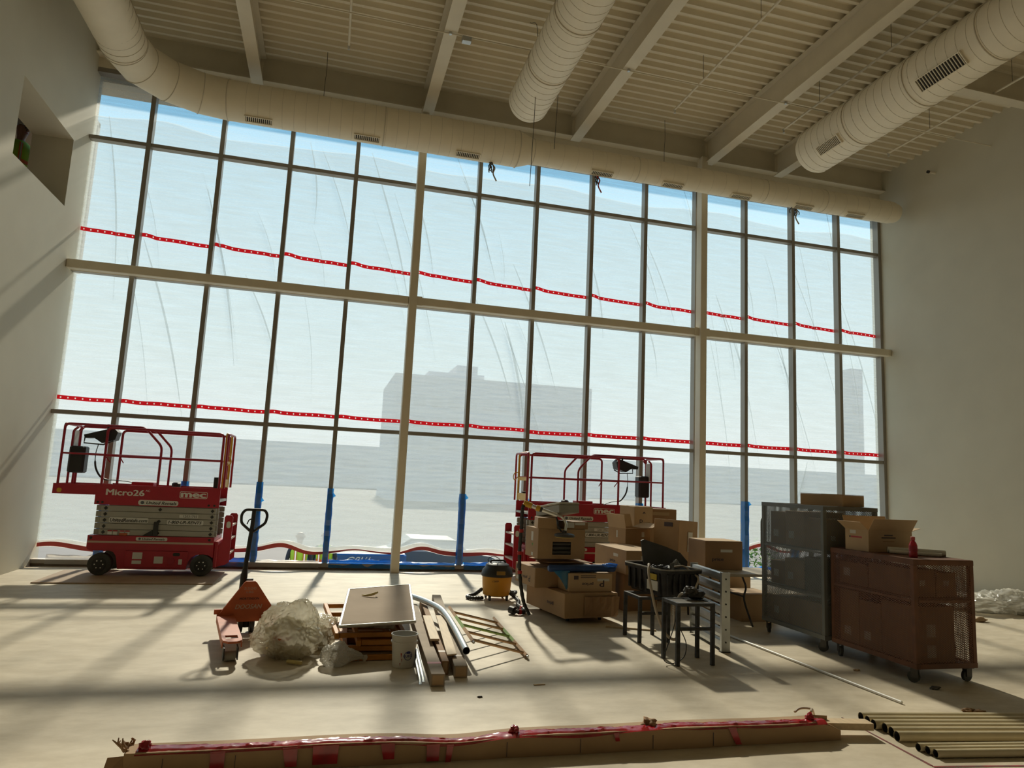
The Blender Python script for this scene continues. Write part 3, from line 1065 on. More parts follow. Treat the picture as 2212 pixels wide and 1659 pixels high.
def scissor_lift(label, loc, rz, ext):
    L = thing('scissor_lift', label, 'lift', loc, rz, 'red scissor lifts')
    # chassis with wheel arches
    prof = [(-.845, .56), (-.845, .40), (-.83, .36), (-.80, .345), (-.56, .345), (-.50, .33), (-.46, .28), (-.44, .20), (-.42, .09),
            (.49, .09), (.515, .20), (.55, .265), (.61, .30), (.70, .315), (.79, .30), (.845, .265), (.845, .56)]
    ch = MB().prism(prof, -.385, .385).build('chassis', M_red, L)
    for side in (-1, 1):
        y0, y1 = (-.402, -.3855) if side < 0 else (.3855, .402)
        MB().prism([(-.845, .56), (-.845, .40), (-.83, .36), (.845, .36), (.845, .56)], y0, y1).build('side_skirt', M_red, L)
        plate('stripe', M_cream, L, side, -.84, .455, 1.68, .028, y=.4025, r=.002)
        d = MB().bbox(-.335, .50, y0, y1, .115, .352, .006).build('access_door', M_red, L)
        plate('slot', M_dark, d, side, .30, .285, .10, .045, y=.4025, r=.022)
        b = MB(); cx = .285 if side < 0 else -.285
        b.cyl((cx, side * .4025, .215), (cx, side * .415, .215), .05, 18); b.build('charger_port', M_redd, d)
        plate('warning_label', M_decal, d, side, -.235, .235, .13, .095, y=.4025, r=.004)
        plate('warning_label', M_decal, d, side, -.235, .165, .125, .05, y=.4025, r=.004)
        plate('warning_label', M_decal, d, side, .055, .175, .12, .10, y=.4025, r=.004)
        plate('warning_label', M_decal, d, side, .385, .165, .05, .075, y=.4025, r=.004)
        for (px, pz) in ((-.80, .525), (.78, .525)):
            b = MB(); b.cyl((px, side * .4025, pz), (px, side * .412, pz), .018, 12); b.build('pin_hole', M_dark, L)
        p = plate('chassis_badge', M_decal, L, side, -.215, .497, .42, .05, y=.4025, r=.018)
        side_text('badge_lettering', 'United Rentals', M_ink, p, side, -.13, .507, w=.30, h=.029, shear=.25, bold=.022, y=.405)
        b = MB(); b.cyl((side * .165, side * .4045, .522), (side * .165, side * .4055, .522), .017, 14); b.build('badge_mark', M_decalg, p)
    # wheels
    for wx in (-.655, .70):
        for side in (-1, 1):
            c = (wx, side * .335, .155)
            w = MB().tube([(wx, side * .275, .155), (wx, side * .285, .155), (wx, side * .395, .155), (wx, side * .405, .155)], [.14, .155, .155, .14], 28).build('wheel', M_rubber, L, smooth=True)
            MB().cyl((wx, side * .4055, .155), (wx, side * .413, .155), .095, 24).build('hub', M_black, w)
            for k in range(6):
                a = 2 * pi * k / 6
                MB().cyl((wx + .055 * cos(a), side * .413, .155 + .055 * sin(a)), (wx + .055 * cos(a), side * .422, .155 + .055 * sin(a)), .009, 6).build('lug_nut', M_alu, w)
    # scissor stack: five folded arm levels, inner and outer pair on both sides
    for i in range(5):
        z0 = .565 + i * .0855
        for side in (-1, 1):
            a = MB().bbox(-.72 + .008 * (i % 2), .83, side * .36 - .02, side * .36 + .02, z0, z0 + .080, .006).build('scissor_arm', M_arm, L)
            MB().bbox(-.80, .86, side * .30 - .02, side * .30 + .02, z0, z0 + .078, .006).build('scissor_arm', M_arm, L)
            for px in (-.66, .06, .78):
                if px == .06 and i % 2:
                    continue
                MB().prism([(px - .026, z0 + .04), (px, z0 + .012), (px + .026, z0 + .04), (px, z0 + .068)], side * .381, side * .388).build('pivot_bolt', M_black, a)
    for side in (-1, 1):
        p = plate('arm_badge', M_decal, L, side, -.60, .745, .52, .075, y=.3885, r=.02)
        side_text('badge_lettering', 'UnitedRentals.com', M_ink, p, side, -.585, .757, w=.49, h=.05, shear=.25, bold=.022, y=.3915)
        p = plate('arm_badge', M_decal, L, side, .17, .735, .50, .07, y=.3885, r=.02)
        side_text('badge_lettering', '1-800-UR-RENTS', M_ink, p, side, .19, .75, w=.455, h=.042, shear=.25, bold=.022, y=.3915)
        p = plate('number_badge', M_decal, L, side, .33, .838, .26, .045, y=.3885, r=.006)
        side_text('badge_lettering', '12031703', M_ink, p, side, .385, .844, w=.19, h=.032, y=.391)
        for x0 in (-.60, -.53, -.44, -.37):
            p = plate('danger_label', M_decal, L, side, x0, .572, .06, .062, y=.3885, r=.004)
            plate('danger_header', M_red, p, side, x0, .618, .06, .016, y=.3902, r=.002)
    MB().bbox(-.44, -.33, -.43, -.405, .565, .60, .01).build('latch_handle', M_orange, L)
    b = MB(); b.bbox(.0, .065, -.415, -.39, .565, .77, .006); b.prism([(-.14, .566), (.0, .566), (.0, .66)], -.405, -.395)
    b.build('safety_prop', M_black, L)
    # platform
    MB().box(-.81, .86, -.385, .385, 1.08, 1.115).build('deck', M_arm, L)
    MB().box(-.815 - ext, -.80, -.345, .345, 1.14, 1.165).build('extension_deck', M_arm, L)
    for side in (-1, 1):
        y0, y1 = (-.402, -.386) if side < 0 else (.386, .402)
        f = 1
        MB().prism([(-.815, .995), (.865, .995), (.865, 1.285), (-.815, 1.285)], y0, y1).build('side_plate', M_red, L)
        MB().box(-.815 - ext, -.8155, side * .375 - .008, side * .375 + .008, 1.13, 1.275).build('extension_plate', M_red, L)
        # badges
        side_text('model_lettering', 'Micro26', M_white, L, side, -.675 if side < 0 else -.72, 1.135, w=.50, h=.085, bold=.035)
        side_text('model_lettering', 'AC', M_white, L, side, -.16 if side < 0 else -.2, 1.20, w=.06, h=.03)
        p = plate('maker_badge', M_white, L, side, .305, 1.125, .385, .10, y=.4022, r=.02)
        plate('maker_badge_field', M_red, p, side, .313, 1.133, .369, .084, y=.4042, r=.016)
        side_text('maker_lettering', 'mec', M_white, p, side, .33, 1.142, w=.335, h=.060, bold=.045, y=.4065)
        p = plate('rental_badge', M_decal, L, side, -.24, 1.005, .54, .075, y=.4022, r=.03)
        side_text('rental_lettering', 'United Rentals', M_ink, p, side, -.13, 1.021, w=.405, h=.042, shear=.25, bold=.022, y=.4045)
        b = MB(); cx = side * .185
        b.cyl((cx, side * .404, 1.042), (cx, side * .4055, 1.042), .025, 16); b.build('rental_mark', M_decalg, p)
        for px in (-.77, -.71, .72, .80):
            b = MB(); b.cyl((px, side * .4022, 1.03), (px, side * .41, 1.03), .016, 10); b.build('pin_hole', M_dark, L)
        plate('caution_triangle', M_yellow, L, side, (-.76 - ext) if side < 0 else (.76 + ext - .06), 1.15, .06, .06, y=.3835, r=.02)
        y = side * .392
        xl = -.80 - ext
        T = 2.135
        # fixed rail
        MB().tube(bend([(-.755, y, 1.285), (-.755, y, T - .03), (.835, y, T - .03), (.835, y, 1.285)], .07), .019, 8).build('guard_rail', M_redd, L, smooth=True)
        MB().cyl((-.755, y, 1.70), (.835, y, 1.70), .015, 8).build('mid_rail', M_redd, L)
        # sliding rail of the extension
        y2 = side * .352
        MB().tube(bend([(xl + .03, y2, 1.275), (xl + .03, y2, T), (-.27, y2, T), (-.02, y2, 1.87), (-.02, y2, 1.285)], .07), .018, 8).build('guard_rail', M_redd, L, smooth=True)
        MB().cyl((xl + .03, y2, 1.71), (-.02, y2, 1.71), .014, 8).build('mid_rail', M_redd, L)
        MB().cyl((-.69, y2, 1.60), (-.745, y2 + side * .02, 1.68), .008, 6).build('brace', M_redd, L)
    # end of the extension
    xl = -.80 - ext
    MB().tube(bend([(xl + .03, -.352, 2.02), (xl + .03, -.352, 2.135), (xl + .03, .352, 2.135), (xl + .03, .352, 2.02)], .06), .018, 8).build('end_rail', M_redd, L, smooth=True)
    MB().cyl((xl + .03, -.352, 1.71), (xl + .03, .352, 1.71), .014, 8).build('end_rail', M_redd, L)
    MB().box(xl + .0, xl + .014, -.36, .36, 1.14, 1.275).build('toe_board', M_red, L)
    for yy in (-.20, .02):
        MB().tube(bend([(xl + .10, yy, 1.20), (xl + .10, yy, 2.05), (xl + .16, yy, 2.10)], .05), .017, 8).build('post', M_redd, L, smooth=True)
    MB().box(xl + .085, xl + .115, -.18, .0, 1.73, 2.05).build('manual_holder', M_paper, L)
    MB().bbox(xl + .085, xl + .30, -.26, -.05, 1.43, 1.82, .03).build('document_box', M_black, L)
    # control box with joystick and cable
    M = Matrix.Translation((xl + .52, -.24, 1.96)) @ Matrix.Rotation(radians(-18), 4, 'Y')
    cb = MB().prism([(-.22, .10), (.18, .10), (.22, .02), (.16, -.08), (-.02, -.08), (-.10, .02), (-.22, .05)], -.10, .10, M=M).build('control_box', M_black, L)
    b = MB(); b.tube([M @ Vector((-.20, -.11, .08)), M @ Vector((-.24, -.11, -.02)), M @ Vector((.0, -.11, -.11)), M @ Vector((.14, -.11, -.09))], .011, 6)
    b.build('guard_loop', M_black, cb)
    b = MB(); b.cyl(M @ Vector((.08, 0, .10)), M @ Vector((.10, 0, .18)), .018, 8); b.build('joystick', M_black, cb)
    cablep = smooth_path([(xl + .46, -.24, 1.87), (xl + .44, -.25, 1.70), (xl + .47, -.25, 1.50), (xl + .58, -.24, 1.36), (xl + .75, -.1, 1.34), (xl + .95, 0, 1.30), (-.30, .05, 1.13)], 8)
    MB().tube(cablep, [.006 if i < 12 or i > 26 else .014 for i in range(len(cablep))], 6).build('coiled_cable', M_black, L, smooth=True)
    MB().bbox(-.42, -.12, -.16, .06, 1.116, 1.33, .01).build('tool_tray', M_red, L)
    MB().bbox(.08, .20, .1, .22, 1.116, 1.34, .03).build('lanyard', M_black, L)
    MB().bbox(.74, .80, -.3, -.2, 1.29, 1.45, .006).build('outlet_box', M_black, L)
    # entry gate in yellow at the other end
    g = MB().tube(bend([(.865, -.30, 1.29), (.865, -.30, 2.12), (.865, .30, 2.12), (.865, .30, 1.29)], .06), .018, 8).build('entry_gate', M_yellow, L, smooth=True)
    MB().box(.853, .877, -.285, .285, 1.64, 1.70).build('gate_bar', M_yellow, g)
    MB().box(.855, .875, -.285, .285, 1.30, 1.42).build('gate_kick_plate', M_yellow, g)
    MB().tube(smooth_path([(.885, -.30, 1.78), (.94, -.31, 1.76), (.96, -.31, 1.69), (.93, -.31, 1.64), (.885, -.3, 1.70)], 4), .008, 6).build('gate_lanyard', M_yellow, g)
    MB().tube(bend([(.90, -.38, 1.29), (.90, -.38, 2.11), (.90, .38, 2.11), (.90, .38, 1.29)], .06), .017, 8).build('end_rail', M_redd, L, smooth=True)
    # ladder end of the chassis
    ladder = None
    for side in (-1, 1):
        yy = side * .30
        pr = [(.90, .13), (1.02, .16), (1.07, .20), (1.07, .86), (1.05, .89), (.97, .89), (.95, .86), (.95, .50), (.90, .45)]
        MB().prism(pr, yy - .012, yy + .012).build('ladder_side', M_red, L)
        plate('hand_hole', M_decal, L, side, .985 if side < 0 else -1.045, .70, .06, .10, y=.3125, r=.03)
    for zz in (.30, .52, .72):
        MB().bbox(.95, 1.06, -.288, .288, zz, zz + .03, .004).build('ladder_step', M_cream, L)
    MB().bbox(.846, .90, -.35, .35, .12, .50, .01).build('rear_panel', M_red, L)
    return L
scissor_lift('red scissor lift parked by the left wall with its deck extended left', (2.125, -0.625, 0.018), 0, .56)
scissor_lift('red scissor lift behind the cardboard boxes, facing the other way', (8.69, -0.625, 0.0), pi, .86)
# protective boards under the left lift
o = MB().bbox(-1.12, 1.11, -.65, .57, 0.0005, .016, .003).build('hardboard_sheet', M_ply); o.location = (1.99, -1.05, 0); tag(o, 'brown hardboard sheet on the floor under the left lift', 'board')

# ------------------------------------------------------------------ pallet jack
J = thing('pallet_jack', 'orange pallet jack with upright black handle', 'pallet jack', (3.87, -4.87, 0), radians(10.3))
for fx, in ((-.205,), (.205,)):
    b = MB()
    top = [(fx - .08, .02), (fx - .08, -.95), (fx - .06, -1.05), (fx - .02, -1.10), (fx + .02, -1.10), (fx + .06, -1.05), (fx + .08, -.95), (fx + .08, .02)]
    # fork deck with a slot near its tip
    hole = (fx - .05, fx + .05, -.98, -.86)
    b.box(fx - .08, fx + .08, -.86, .02, .178, .195)
    b.box(fx - .08, fx - .05, -.98, -.86, .178, .195); b.box(fx + .05, fx + .08, -.98, -.86, .178, .195)
    b.prism([(fx - .08, -.98), (fx - .075, -1.05), (fx - .035, -1.10), (fx + .035, -1.10), (fx + .075, -1.05), (fx + .08, -.98)], .178, .195, axis='z')
    b.box(fx - .08, fx - .072, -1.03, .02, .13, .178); b.box(fx + .072, fx + .08, -1.03, .02, .13, .178)
    fk = b.build('fork', M_orange, J)
    MB().cyl((fx - .045, -.93, .041), (fx + .045, -.93, .041), .04, 18).build('load_roller', M_arm, fk, smooth=True)
    b = MB(); b.box(fx - .06, fx - .05, -1.0, -.86, .02, .12); b.box(fx + .05, fx + .06, -1.0, -.86, .02, .12); b.build('roller_bracket', M_black, fk)
b = MB()
b.prism([(-.285, .13), (.285, .13), (.285, .20), (.26, .215), (.06, .50), (.04, .515), (-.04, .515), (-.06, .50), (-.26, .215), (-.285, .20)], .021, .06)
fr = b.build('frame', M_orange, J)
MB().box(-.31, .31, .061, .10, .20, .245).build('cross_bar', M_orange, J)
text('load_lettering', '5500', M_cream, fr, (0, .0205, .435), (1, 0, 0), (0, 0, 1), width=.115, height=.024, align='C')
text('load_lettering', 'LBS', M_cream, fr, (0, .0205, .402), (1, 0, 0), (0, 0, 1), width=.065, height=.02, align='C')
text('owner_lettering', 'MORTENSON', M_ink, fr, (0, .0205, .338), (1, 0, 0), (0, 0, 1), width=.18, height=.022, align='C', bold=.02)
text('maker_lettering', 'DOOSAN', M_cream, fr, (0, .0205, .252), (1, 0, 0), (0, 0, 1), width=.25, height=.042, align='C', bold=.03, shear=.25)
st = MB().cyl((0, .17, .05), (0, .17, .52), .035, 14).build('pump', M_black, J)
for dx in (-.055, .055):
    w = MB().cyl((dx - .022, .17, .091), (dx + .022, .17, .091), .09, 22).build('steer_wheel', M_black, J, smooth=True)
    MB().cyl((dx - .024, .17, .091), (dx + .024, .17, .091), .06, 18).build('hub', M_arm, w)
H = Vector((-.035, .16, .30))
MB().tube([(-.06, .19, .36), (-.055, .20, .55), (-.05, .205, .62), (-.02, .215, 1.05), (-.015, .22, 1.20)], [.036, .034, .024, .021, .021], 10).build('handle_shaft', M_black, J, smooth=True)
lp = MB().tube(bend([(-.025, .21, .98), (-.13, .215, 1.07), (-.135, .22, 1.155), (-.10, .225, 1.205), (.09, .225, 1.205), (.12, .22, 1.155), (.105, .215, 1.07), (-.015, .21, .98)], .03), .014, 8).build('handle_loop', M_black, J, smooth=True)
MB().tube([(-.022, .21, 1.12), (-.06, .205, 1.10), (-.075, .20, 1.06)], .006, 6).build('release_lever', M_black, lp)

# ------------------------------------------------------------------ crumpled plastic
def crumple(name, m, parent, c, rad, seed, amp=.16, sub=5, flat=0.0, fine=0.05, up=None):
    import bmesh
    bm = bmesh.new()
    bmesh.ops.create_icosphere(bm, subdivisions=sub, radius=1.0)
    for v in bm.verts:
        d = v.co.normalized()
        q = d * 1.6 + Vector((seed, seed * .7, -seed))
        r = 1 + amp * noise.noise(q) * 2
        w_ = Vector((noise.noise(d * 2.5 + Vector((seed, 0, 0))), noise.noise(d * 2.5 + Vector((0, seed, 0))), noise.noise(d * 2.5 + Vector((0, 0, seed))))) * .5
        rg = (1 - abs(noise.noise((d + w_) * 3.4 + Vector((seed * 2, 1, 0))))) ** 3
        rg2 = (1 - abs(noise.noise((d + w_) * 7.5 + Vector((0, seed, 3))))) ** 3
        rg3 = (1 - abs(noise.noise((d + w_) * 15.0 + Vector((seed, 2, 3))))) ** 3
        r += fine * (rg * 1.5 + rg2 * .6 + rg3 * .16 - 1.2)
        p = d * r
        if up:
            for (ud, k, w) in up:
                a = max(0, d.dot(Vector(ud).normalized()))
                p += Vector(ud).normalized() * k * (a ** w)
        z = p.z * rad[2] + c[2]
        if z < flat:
            z = flat + (z - flat) * .06
        v.co = Vector((p.x * rad[0] + c[0], p.y * rad[1] + c[1], max(z, flat)))
    me = bpy.data.meshes.new(name)
    bm.to_mesh(me); bm.free()
    me.materials.append(m)
    me.polygons.foreach_set('use_smooth', [True] * len(me.polygons))
    o = bpy.data.objects.new(name, me); col.objects.link(o); o.parent = parent
    return o
M_bag = plastic('bag_film', (0.92, 0.88, 0.76), fac=0.62, trans=(.98, .97, .93), gloss=0.14, rough=0.20)
M_bagin = mat('bag_contents', (0.78, 0.68, 0.46), 0.8, var=0.35, scale=9)
M_bagg = plastic('bag_film_grey', (0.66, 0.63, 0.55), fac=0.68, gloss=0.12, rough=0.25)
t = thing('rubbish_bag', 'large clear rubbish bag full of scraps beside the pallet jack', 'bag', (4.29, -5.70, 0))
crumple('film', M_bag, t, (0, 0, .20), (.27, .23, .24), 2.3, .13, 6, 0.001, .085, [((.25, -.1, 1), .28, 6)])
crumple('contents', M_bagin, t, (0, 0, .15), (.19, .16, .15), 5.1, .2, 4, 0.01, .12)
t = thing('rubbish_bag', 'slumped clear bag with yellow scraps against the yellow frames', 'bag', (4.53, -5.38, 0))
crumple('film', M_bag, t, (0, 0, .12), (.17, .17, .16), 7.7, .16, 6, 0.001, .10, [((.8, .2, .6), .3, 5)])
crumple('contents', M_bagin, t, (0, 0, .10), (.13, .11, .09), 8.1, .2, 4, 0.01, .12)
t = thing('rubbish_bag', 'small knotted grey bag lying in front of the larger bags', 'bag', (4.71, -6.03, 0))
crumple('film', M_bagg, t, (0, 0, .085), (.13, .11, .10), 11.2, .12, 6, 0.001, .09, [((1, .25, -.15), .75, 9)])
MB().tube(smooth_path([(.18, .03, .045), (.22, .04, .05), (.25, .05, .04)], 4), [.02, .014, .013, .012, .016, .022, .028, .032, .03], 9).build('knot', M_bagg, t, smooth=True)
M_strap = mat('yellow_strap', (0.62, 0.50, 0.20), 0.5)
t = thing('foam_strip', 'short yellow foam strip poking out under the large bag', 'scrap', (4.36, -6.00, 0))
MB().tube([(-.05, .05, .02), (.02, 0, .022), (.07, -.015, .022)], .016, 7).build('strip', M_strap, t)

# ------------------------------------------------------------------ heap of frames, boards and cartons
M_scaf = mat('scaffold_yellow', (0.48, 0.19, 0.025), 0.55, var=0.2, scale=9)
M_scafg = mat('scaffold_green', (0.30, 0.44, 0.10), 0.55, var=0.15, scale=9)
M_scafo = mat('scaffold_tan', (0.50, 0.30, 0.14), 0.6, var=0.2, scale=9)
def flat_frame(label, loc, rz, w, l, rungs, h=.05, m=M_scaf):
    t = thing('scaffold_frame', label, 'frame', loc, rz, 'yellow scaffold frames in the heap')
    for s in (-1, 1):
        MB().bbox(s * w / 2 - .02, s * w / 2 + .02, 0, l, 0, h, .006).build('rail', m, t)
    for i in range(rungs):
        y = .02 + (l - .08) * i / (rungs - 1)
        MB().bbox(-w / 2 + .0205, w / 2 - .0205, y, y + .04, .004, h - .004, .005).build('rung', m, t)
    return t
flat_frame('yellow scaffold frame at the bottom of the heap', (5.06, -5.93, 0.001), radians(3), .46, 1.35, 5)
flat_frame('yellow scaffold frame second from the bottom of the heap', (5.04, -5.82, 0.055), radians(-2), .52, 1.4, 4)
flat_frame('yellow scaffold frame third from the bottom of the heap', (5.12, -5.84, 0.109), radians(1), .44, 1.45, 5)
flat_frame('yellow scaffold frame sticking out left under the pale board', (4.98, -5.78, 0.163), radians(4), .54, 1.5, 4)
o = MB().bbox(-.16, .16, -.02, .02, 0, .045, .004).build('splattered_batten', mat('splattered', (0.30, 0.26, 0.21), .8, var=.5, scale=20)); o.location = (5.07, -5.60, .2145); o.rotation_euler = (0, 0, -.2)
tag(o, 'paint-splattered batten lying on the yellow frames', 'batten')
t = thing('pale_board', 'pale rigid board with taped metallic edges lying on the yellow frames', 'board')
TL, TR, BR, BL = [Vector(p) for p in ((4.85, -4.26, .335), (5.56, -3.88, .335), (5.40, -5.73, .285), (4.72, -5.92, .285))]
M_board = mat('board_face', (0.40, 0.31, 0.23), 0.85, var=0.05, scale=3, spec=0.2)
MB().slab([BL, BR, TR, TL], .018).build('panel', M_board, t)
M_foil = mat('foil_edge', (0.72, 0.73, 0.70), 0.35, metal=0.7, bump=.3, bscale=25)
up = Vector((0, 0, .009))
for a, b_ in ((BL, BR), (BR, TR), (TR, TL), (TL, BL)):
    d = (b_ - a).normalized()
    MB().tube([a + up + d * .0, b_ + up - d * .0], .015, 6).build('edge_strip', M_foil, t)
o = MB().tube(smooth_path([(0, 0, .006), (.05, -.03, .006), (.11, -.04, .02), (.16, -.01, .035), (.15, .03, .03)], 5), [.004, .006, .008, .009, .01, .011, .012, .013, .014, .014, .014, .014, .013, .012, .012, .011, .010, .009, .008, .007, .006], 6).build('yellow_peel', M_strap)
o.location = (4.97, -4.62, .345); tag(o, 'curled yellow peel lying on the pale board', 'scrap')

def long_carton(label, p0, p1, w, h, z=0.001, m=None, mark=None):
    p0 = Vector((*p0, z)); p1 = Vector((*p1, z))
    d = p1 - p0
    t = thing('long_carton', label, 'carton', p0, math.atan2(d.y, d.x) - pi / 2, 'long narrow cartons in the heap')
    L = d.length
    MB().bbox(-w / 2, w / 2, 0, L, 0, h, .004).build('body', m or M_cardd, t)
    MB().box(-w / 2 + .012, w / 2 - .012, -.0015, -.0002, .012, h - .012).build('end_flap', M_card2, t)
    MB().box(-w / 2 - .001, w / 2 + .001, .30, .36, h + .0002, h + .0012).build('tape', mark or M_tape, t)
    return t
M_redlab = mat('red_label', (0.45, 0.07, 0.07), 0.6)
M_cgrey = mat('cardboard_greyed', (0.38, 0.30, 0.22), 0.8, var=.1)
long_carton('long narrow carton with a red end label, frontmost in the heap', (5.475, -6.72), (5.63, -3.70), .11, .095, m=M_cgrey, mark=M_redlab)
long_carton('thin long carton squeezed in the middle of the long cartons', (5.585, -6.40), (5.79, -3.40), .058, .11, m=M_cardd)
long_carton('long narrow carton on the right of the heap, under the metal tube', (5.70, -6.50), (6.03, -3.02), .11, .095, m=M_cgrey)
def plank(label, a, b_, w, th, name='plank', m=M_wood, cut=0.0):
    a, b_ = Vector(a), Vector(b_)
    d = (b_ - a); L = d.length
    t = d.normalized(); s = Vector((t.y, -t.x, 0)).normalized()
    n = s.cross(t)
    v = []
    for zz in (0, th):
        v += [a - s * w / 2 + n * zz, a + s * w / 2 + n * zz + t * cut, b_ + s * w / 2 + n * zz, b_ - s * w / 2 + n * zz]
    if n.z < 0: pass
    o = MB().add(v, [(0, 3, 2, 1), (4, 5, 6, 7), (0, 1, 5, 4), (1, 2, 6, 5), (2, 3, 7, 6), (3, 0, 4, 7)]).build(name, m)
    return tag(o, label, 'plank')
plank('short pine plank on top of the long cartons', (5.59, -5.76, .128), (5.67, -4.67, .128), .085, .02)
plank('longer pine plank reaching to the open metal tube', (5.665, -6.26, .115), (5.83, -4.56, .115), .085, .012, cut=.04)
# galvanised studs beside the bucket
for (x, lb) in ((5.350, 'thin galvanised stud nearest the bucket'), (5.382, 'thin galvanised stud beside the frontmost long carton')):
    t = thing('metal_stud', lb, 'stud', (x, -6.58 + (x - 5.385) * 2, .001), radians(-4), 'galvanised studs in the heap')
    b = MB(); b.box(-.013, .013, 0, 1.1, 0, .0015); b.box(-.013, -.0115, 0, 1.1, .0015, .04); b.box(.0115, .013, 0, 1.1, .0015, .04)
    b.build('channel', M_galv, t)
t = thing('metal_tube', 'bent bare metal tube with open end on the right of the heap', 'tube')
pts = smooth_path([(5.64, -3.50, .155), (5.77, -3.90, .16), (5.86, -4.32, .16), (5.875, -4.75, .155), (5.85, -5.4, .15), (5.80, -6.20, .142)], 6)
MB().tube(pts, .032, 14, caps=False).build('pipe', M_galv, t, smooth=True)
MB().tube(pts, .028, 14, caps=False).build('bore', M_dark, t)
# leaning ladder-like frame
t = thing('ladder_frame', 'orange and green ladder-like frame leaning from the heap onto the floor', 'frame')
l0, l1, r0_, r1_ = Vector((5.945, -4.48, .20)), Vector((5.875, -6.12, .20)), Vector((6.53, -4.20, .026)), Vector((6.43, -5.94, .026))
for (a, b_) in ((l0, l1), (r0_, r1_)):
    MB().tube([a, a.lerp(b_, .34)], .02, 4).build('rail', M_scafo, t)
    MB().tube([a.lerp(b_, .34), a.lerp(b_, .67)], .02, 4).build('rail', M_scafg, t)
    rl = MB().tube([a.lerp(b_, .67), b_], .02, 4).build('rail', M_scafo, t)
    d = (b_ - a).normalized()
    MB().cyl(b_, b_ + d * .035, .011, 8).build('pin', M_galv, rl)
for i in range(5):
    k = .17 + .195 * i
    MB().tube([l0.lerp(l1, k), r0_.lerp(r1_, k - .01)], .0125, 4).build('rung', M_scafg if i == 2 else M_scafo, t)
# bucket
t = thing('bucket', 'white plastic bucket with blue lettering and red drips', 'bucket', (5.27, -6.10, 0))
MB().lathe([(.088, .001), (.093, .012), (.101, .14), (.106, .20), (.114, .203), (.114, .215), (.107, .218), (.110, .26), (.116, .262), (.116, .272), (.108, .272), (.100, .20), (.085, .014), (.001, .012)], 32, cap=False).build('shell', mat('bucket_white', (.70, .68, .63), .45, var=.04), t, smooth=True)
M_inkb = mat('blue_print', (0.03, 0.04, 0.22), 0.5)
def on_bucket(o, r=.1045):
    for v in o.data.vertices:
        a = v.co.x / r - pi / 2 + .28
        rr = .0955 + v.co.z * .052 + .0012
        v.co = Vector((rr * cos(a), rr * sin(a), v.co.z))
on_bucket(text('lettering', 'GUIRTS', M_inkb, t, (0, 0, .095), (1, 0, 0), (0, 0, 1), width=.085, height=.022, align='C', bold=.02))
b = MB()
for k in range(24):
    a0 = 2 * pi * k / 24; a1 = 2 * pi * (k + 1) / 24
    r0, r1 = .038, .033
    if sin(a0) < -.3 or sin(a0) > -.05 or True:
        b.add([(r0 * cos(a0), 0, .108 + r0 * sin(a0)), (r0 * cos(a1), 0, .108 + r0 * sin(a1)), (r1 * cos(a1), 0, .108 + r1 * sin(a1)), (r1 * cos(a0), 0, .108 + r1 * sin(a0))], [(0, 1, 2, 3)])
b.add([(-.02, 0, .125), (.02, 0, .125), (.014, 0, .14), (-.014, 0, .14)], [(0, 1, 2, 3)])
on_bucket(b.build('emblem', M_inkb, t))
for (x, z0, z1, w) in ((-.062, .085, .13, .006), (-.055, .05, .085, .004), (-.07, .02, .05, .004)):
    b = MB(); b.add([(x - w, 0, z1), (x, 0, z0), (x + w, 0, z1)], [(0, 1, 2)])
    on_bucket(b.build('red_drip', mat('red_paint', (0.35, 0.02, 0.02), .4), t))
MB().tube(smooth_path([(-.117, 0, .21), (-.10, .06, .20), (0, .125, .19), (.10, .06, .20), (.117, 0, .21)], 5), .002, 5).build('wire_handle', M_galv, t)
o = MB().lathe([(.035, 0), (.045, .004), (.045, .10), (.035, .104), (.02, .104), (.02, .05)], 20).build('black_spool', M_black); o.location = (5.36, -5.93, .001); tag(o, 'small black spool tucked behind the white bucket', 'spool')

# ------------------------------------------------------------------ shop vacuum
t = thing('shop_vacuum', 'yellow and black shop vacuum on castors with hose', 'vacuum', (6.90, -2.78, 0))
M_vacy = mat('vac_yellow', (0.62, 0.29, 0.015), 0.4, var=.05)
MB().lathe([(.165, .055), (.185, .07), (.198, .20), (.205, .315)], 28).build('tank', M_vacy, t, smooth=True)
lid = MB().lathe([(.218, .3155), (.222, .345), (.215, .36), (.205, .40), (.17, .435), (.16, .47), (.12, .495), (.001, .50)], 28, cap=False).build('motor_head', M_black, t, smooth=True)
MB().tube(bend([(-.11, -.02, .47), (-.10, -.02, .525), (.10, -.02, .525), (.11, -.02, .47)], .03), .013, 8).build('handle', M_black, lid, smooth=True)
MB().bbox(-.06, .06, -.226, -.20, .35, .40, .006).build('badge', mat('dull_yellow', (.25, .15, .02), .5), lid)
MB().tube(smooth_path([(-.1, .05, .48), (-.14, 0, .54), (-.06, -.03, .58), (.04, .02, .53), (.06, .06, .50)], 5), .005, 6).build('power_cord', M_black, lid, smooth=True)
text('number_lettering', '12609', M_ink, t, (-.11, -.206, .255), (1, 0, 0), (0, 0, 1), width=.085, height=.024, shear=.2)
for k in range(4):
    a = pi / 4 + k * pi / 2
    c = Vector((.17 * cos(a), .17 * sin(a), .03))
    w = MB().tube([c + Vector((-.012, 0, 0)), c + Vector((.012, 0, 0))], .029, 14).build('castor', M_rubber, t)
    MB().bbox(c.x - .018, c.x + .018, c.y - .015, c.y + .015, .045, .075, .004).build('castor_fork', M_black, w)
def ribbed(pts, r, n=8):
    p = smooth_path(pts, 14)
    return MB().tube(p, [r * (1.0 if (i // 2) % 2 else .86) for i in range(len(p))], n)
h = ribbed([(-.19, .05, .13), (-.27, .12, .05), (-.36, .10, .03), (-.40, .0, .028), (-.33, -.09, .028), (-.2, -.06, .028)], .026).build('hose', M_black, t, smooth=True)
M_redc = mat('hose_red', (0.45, 0.02, 0.02), .4)
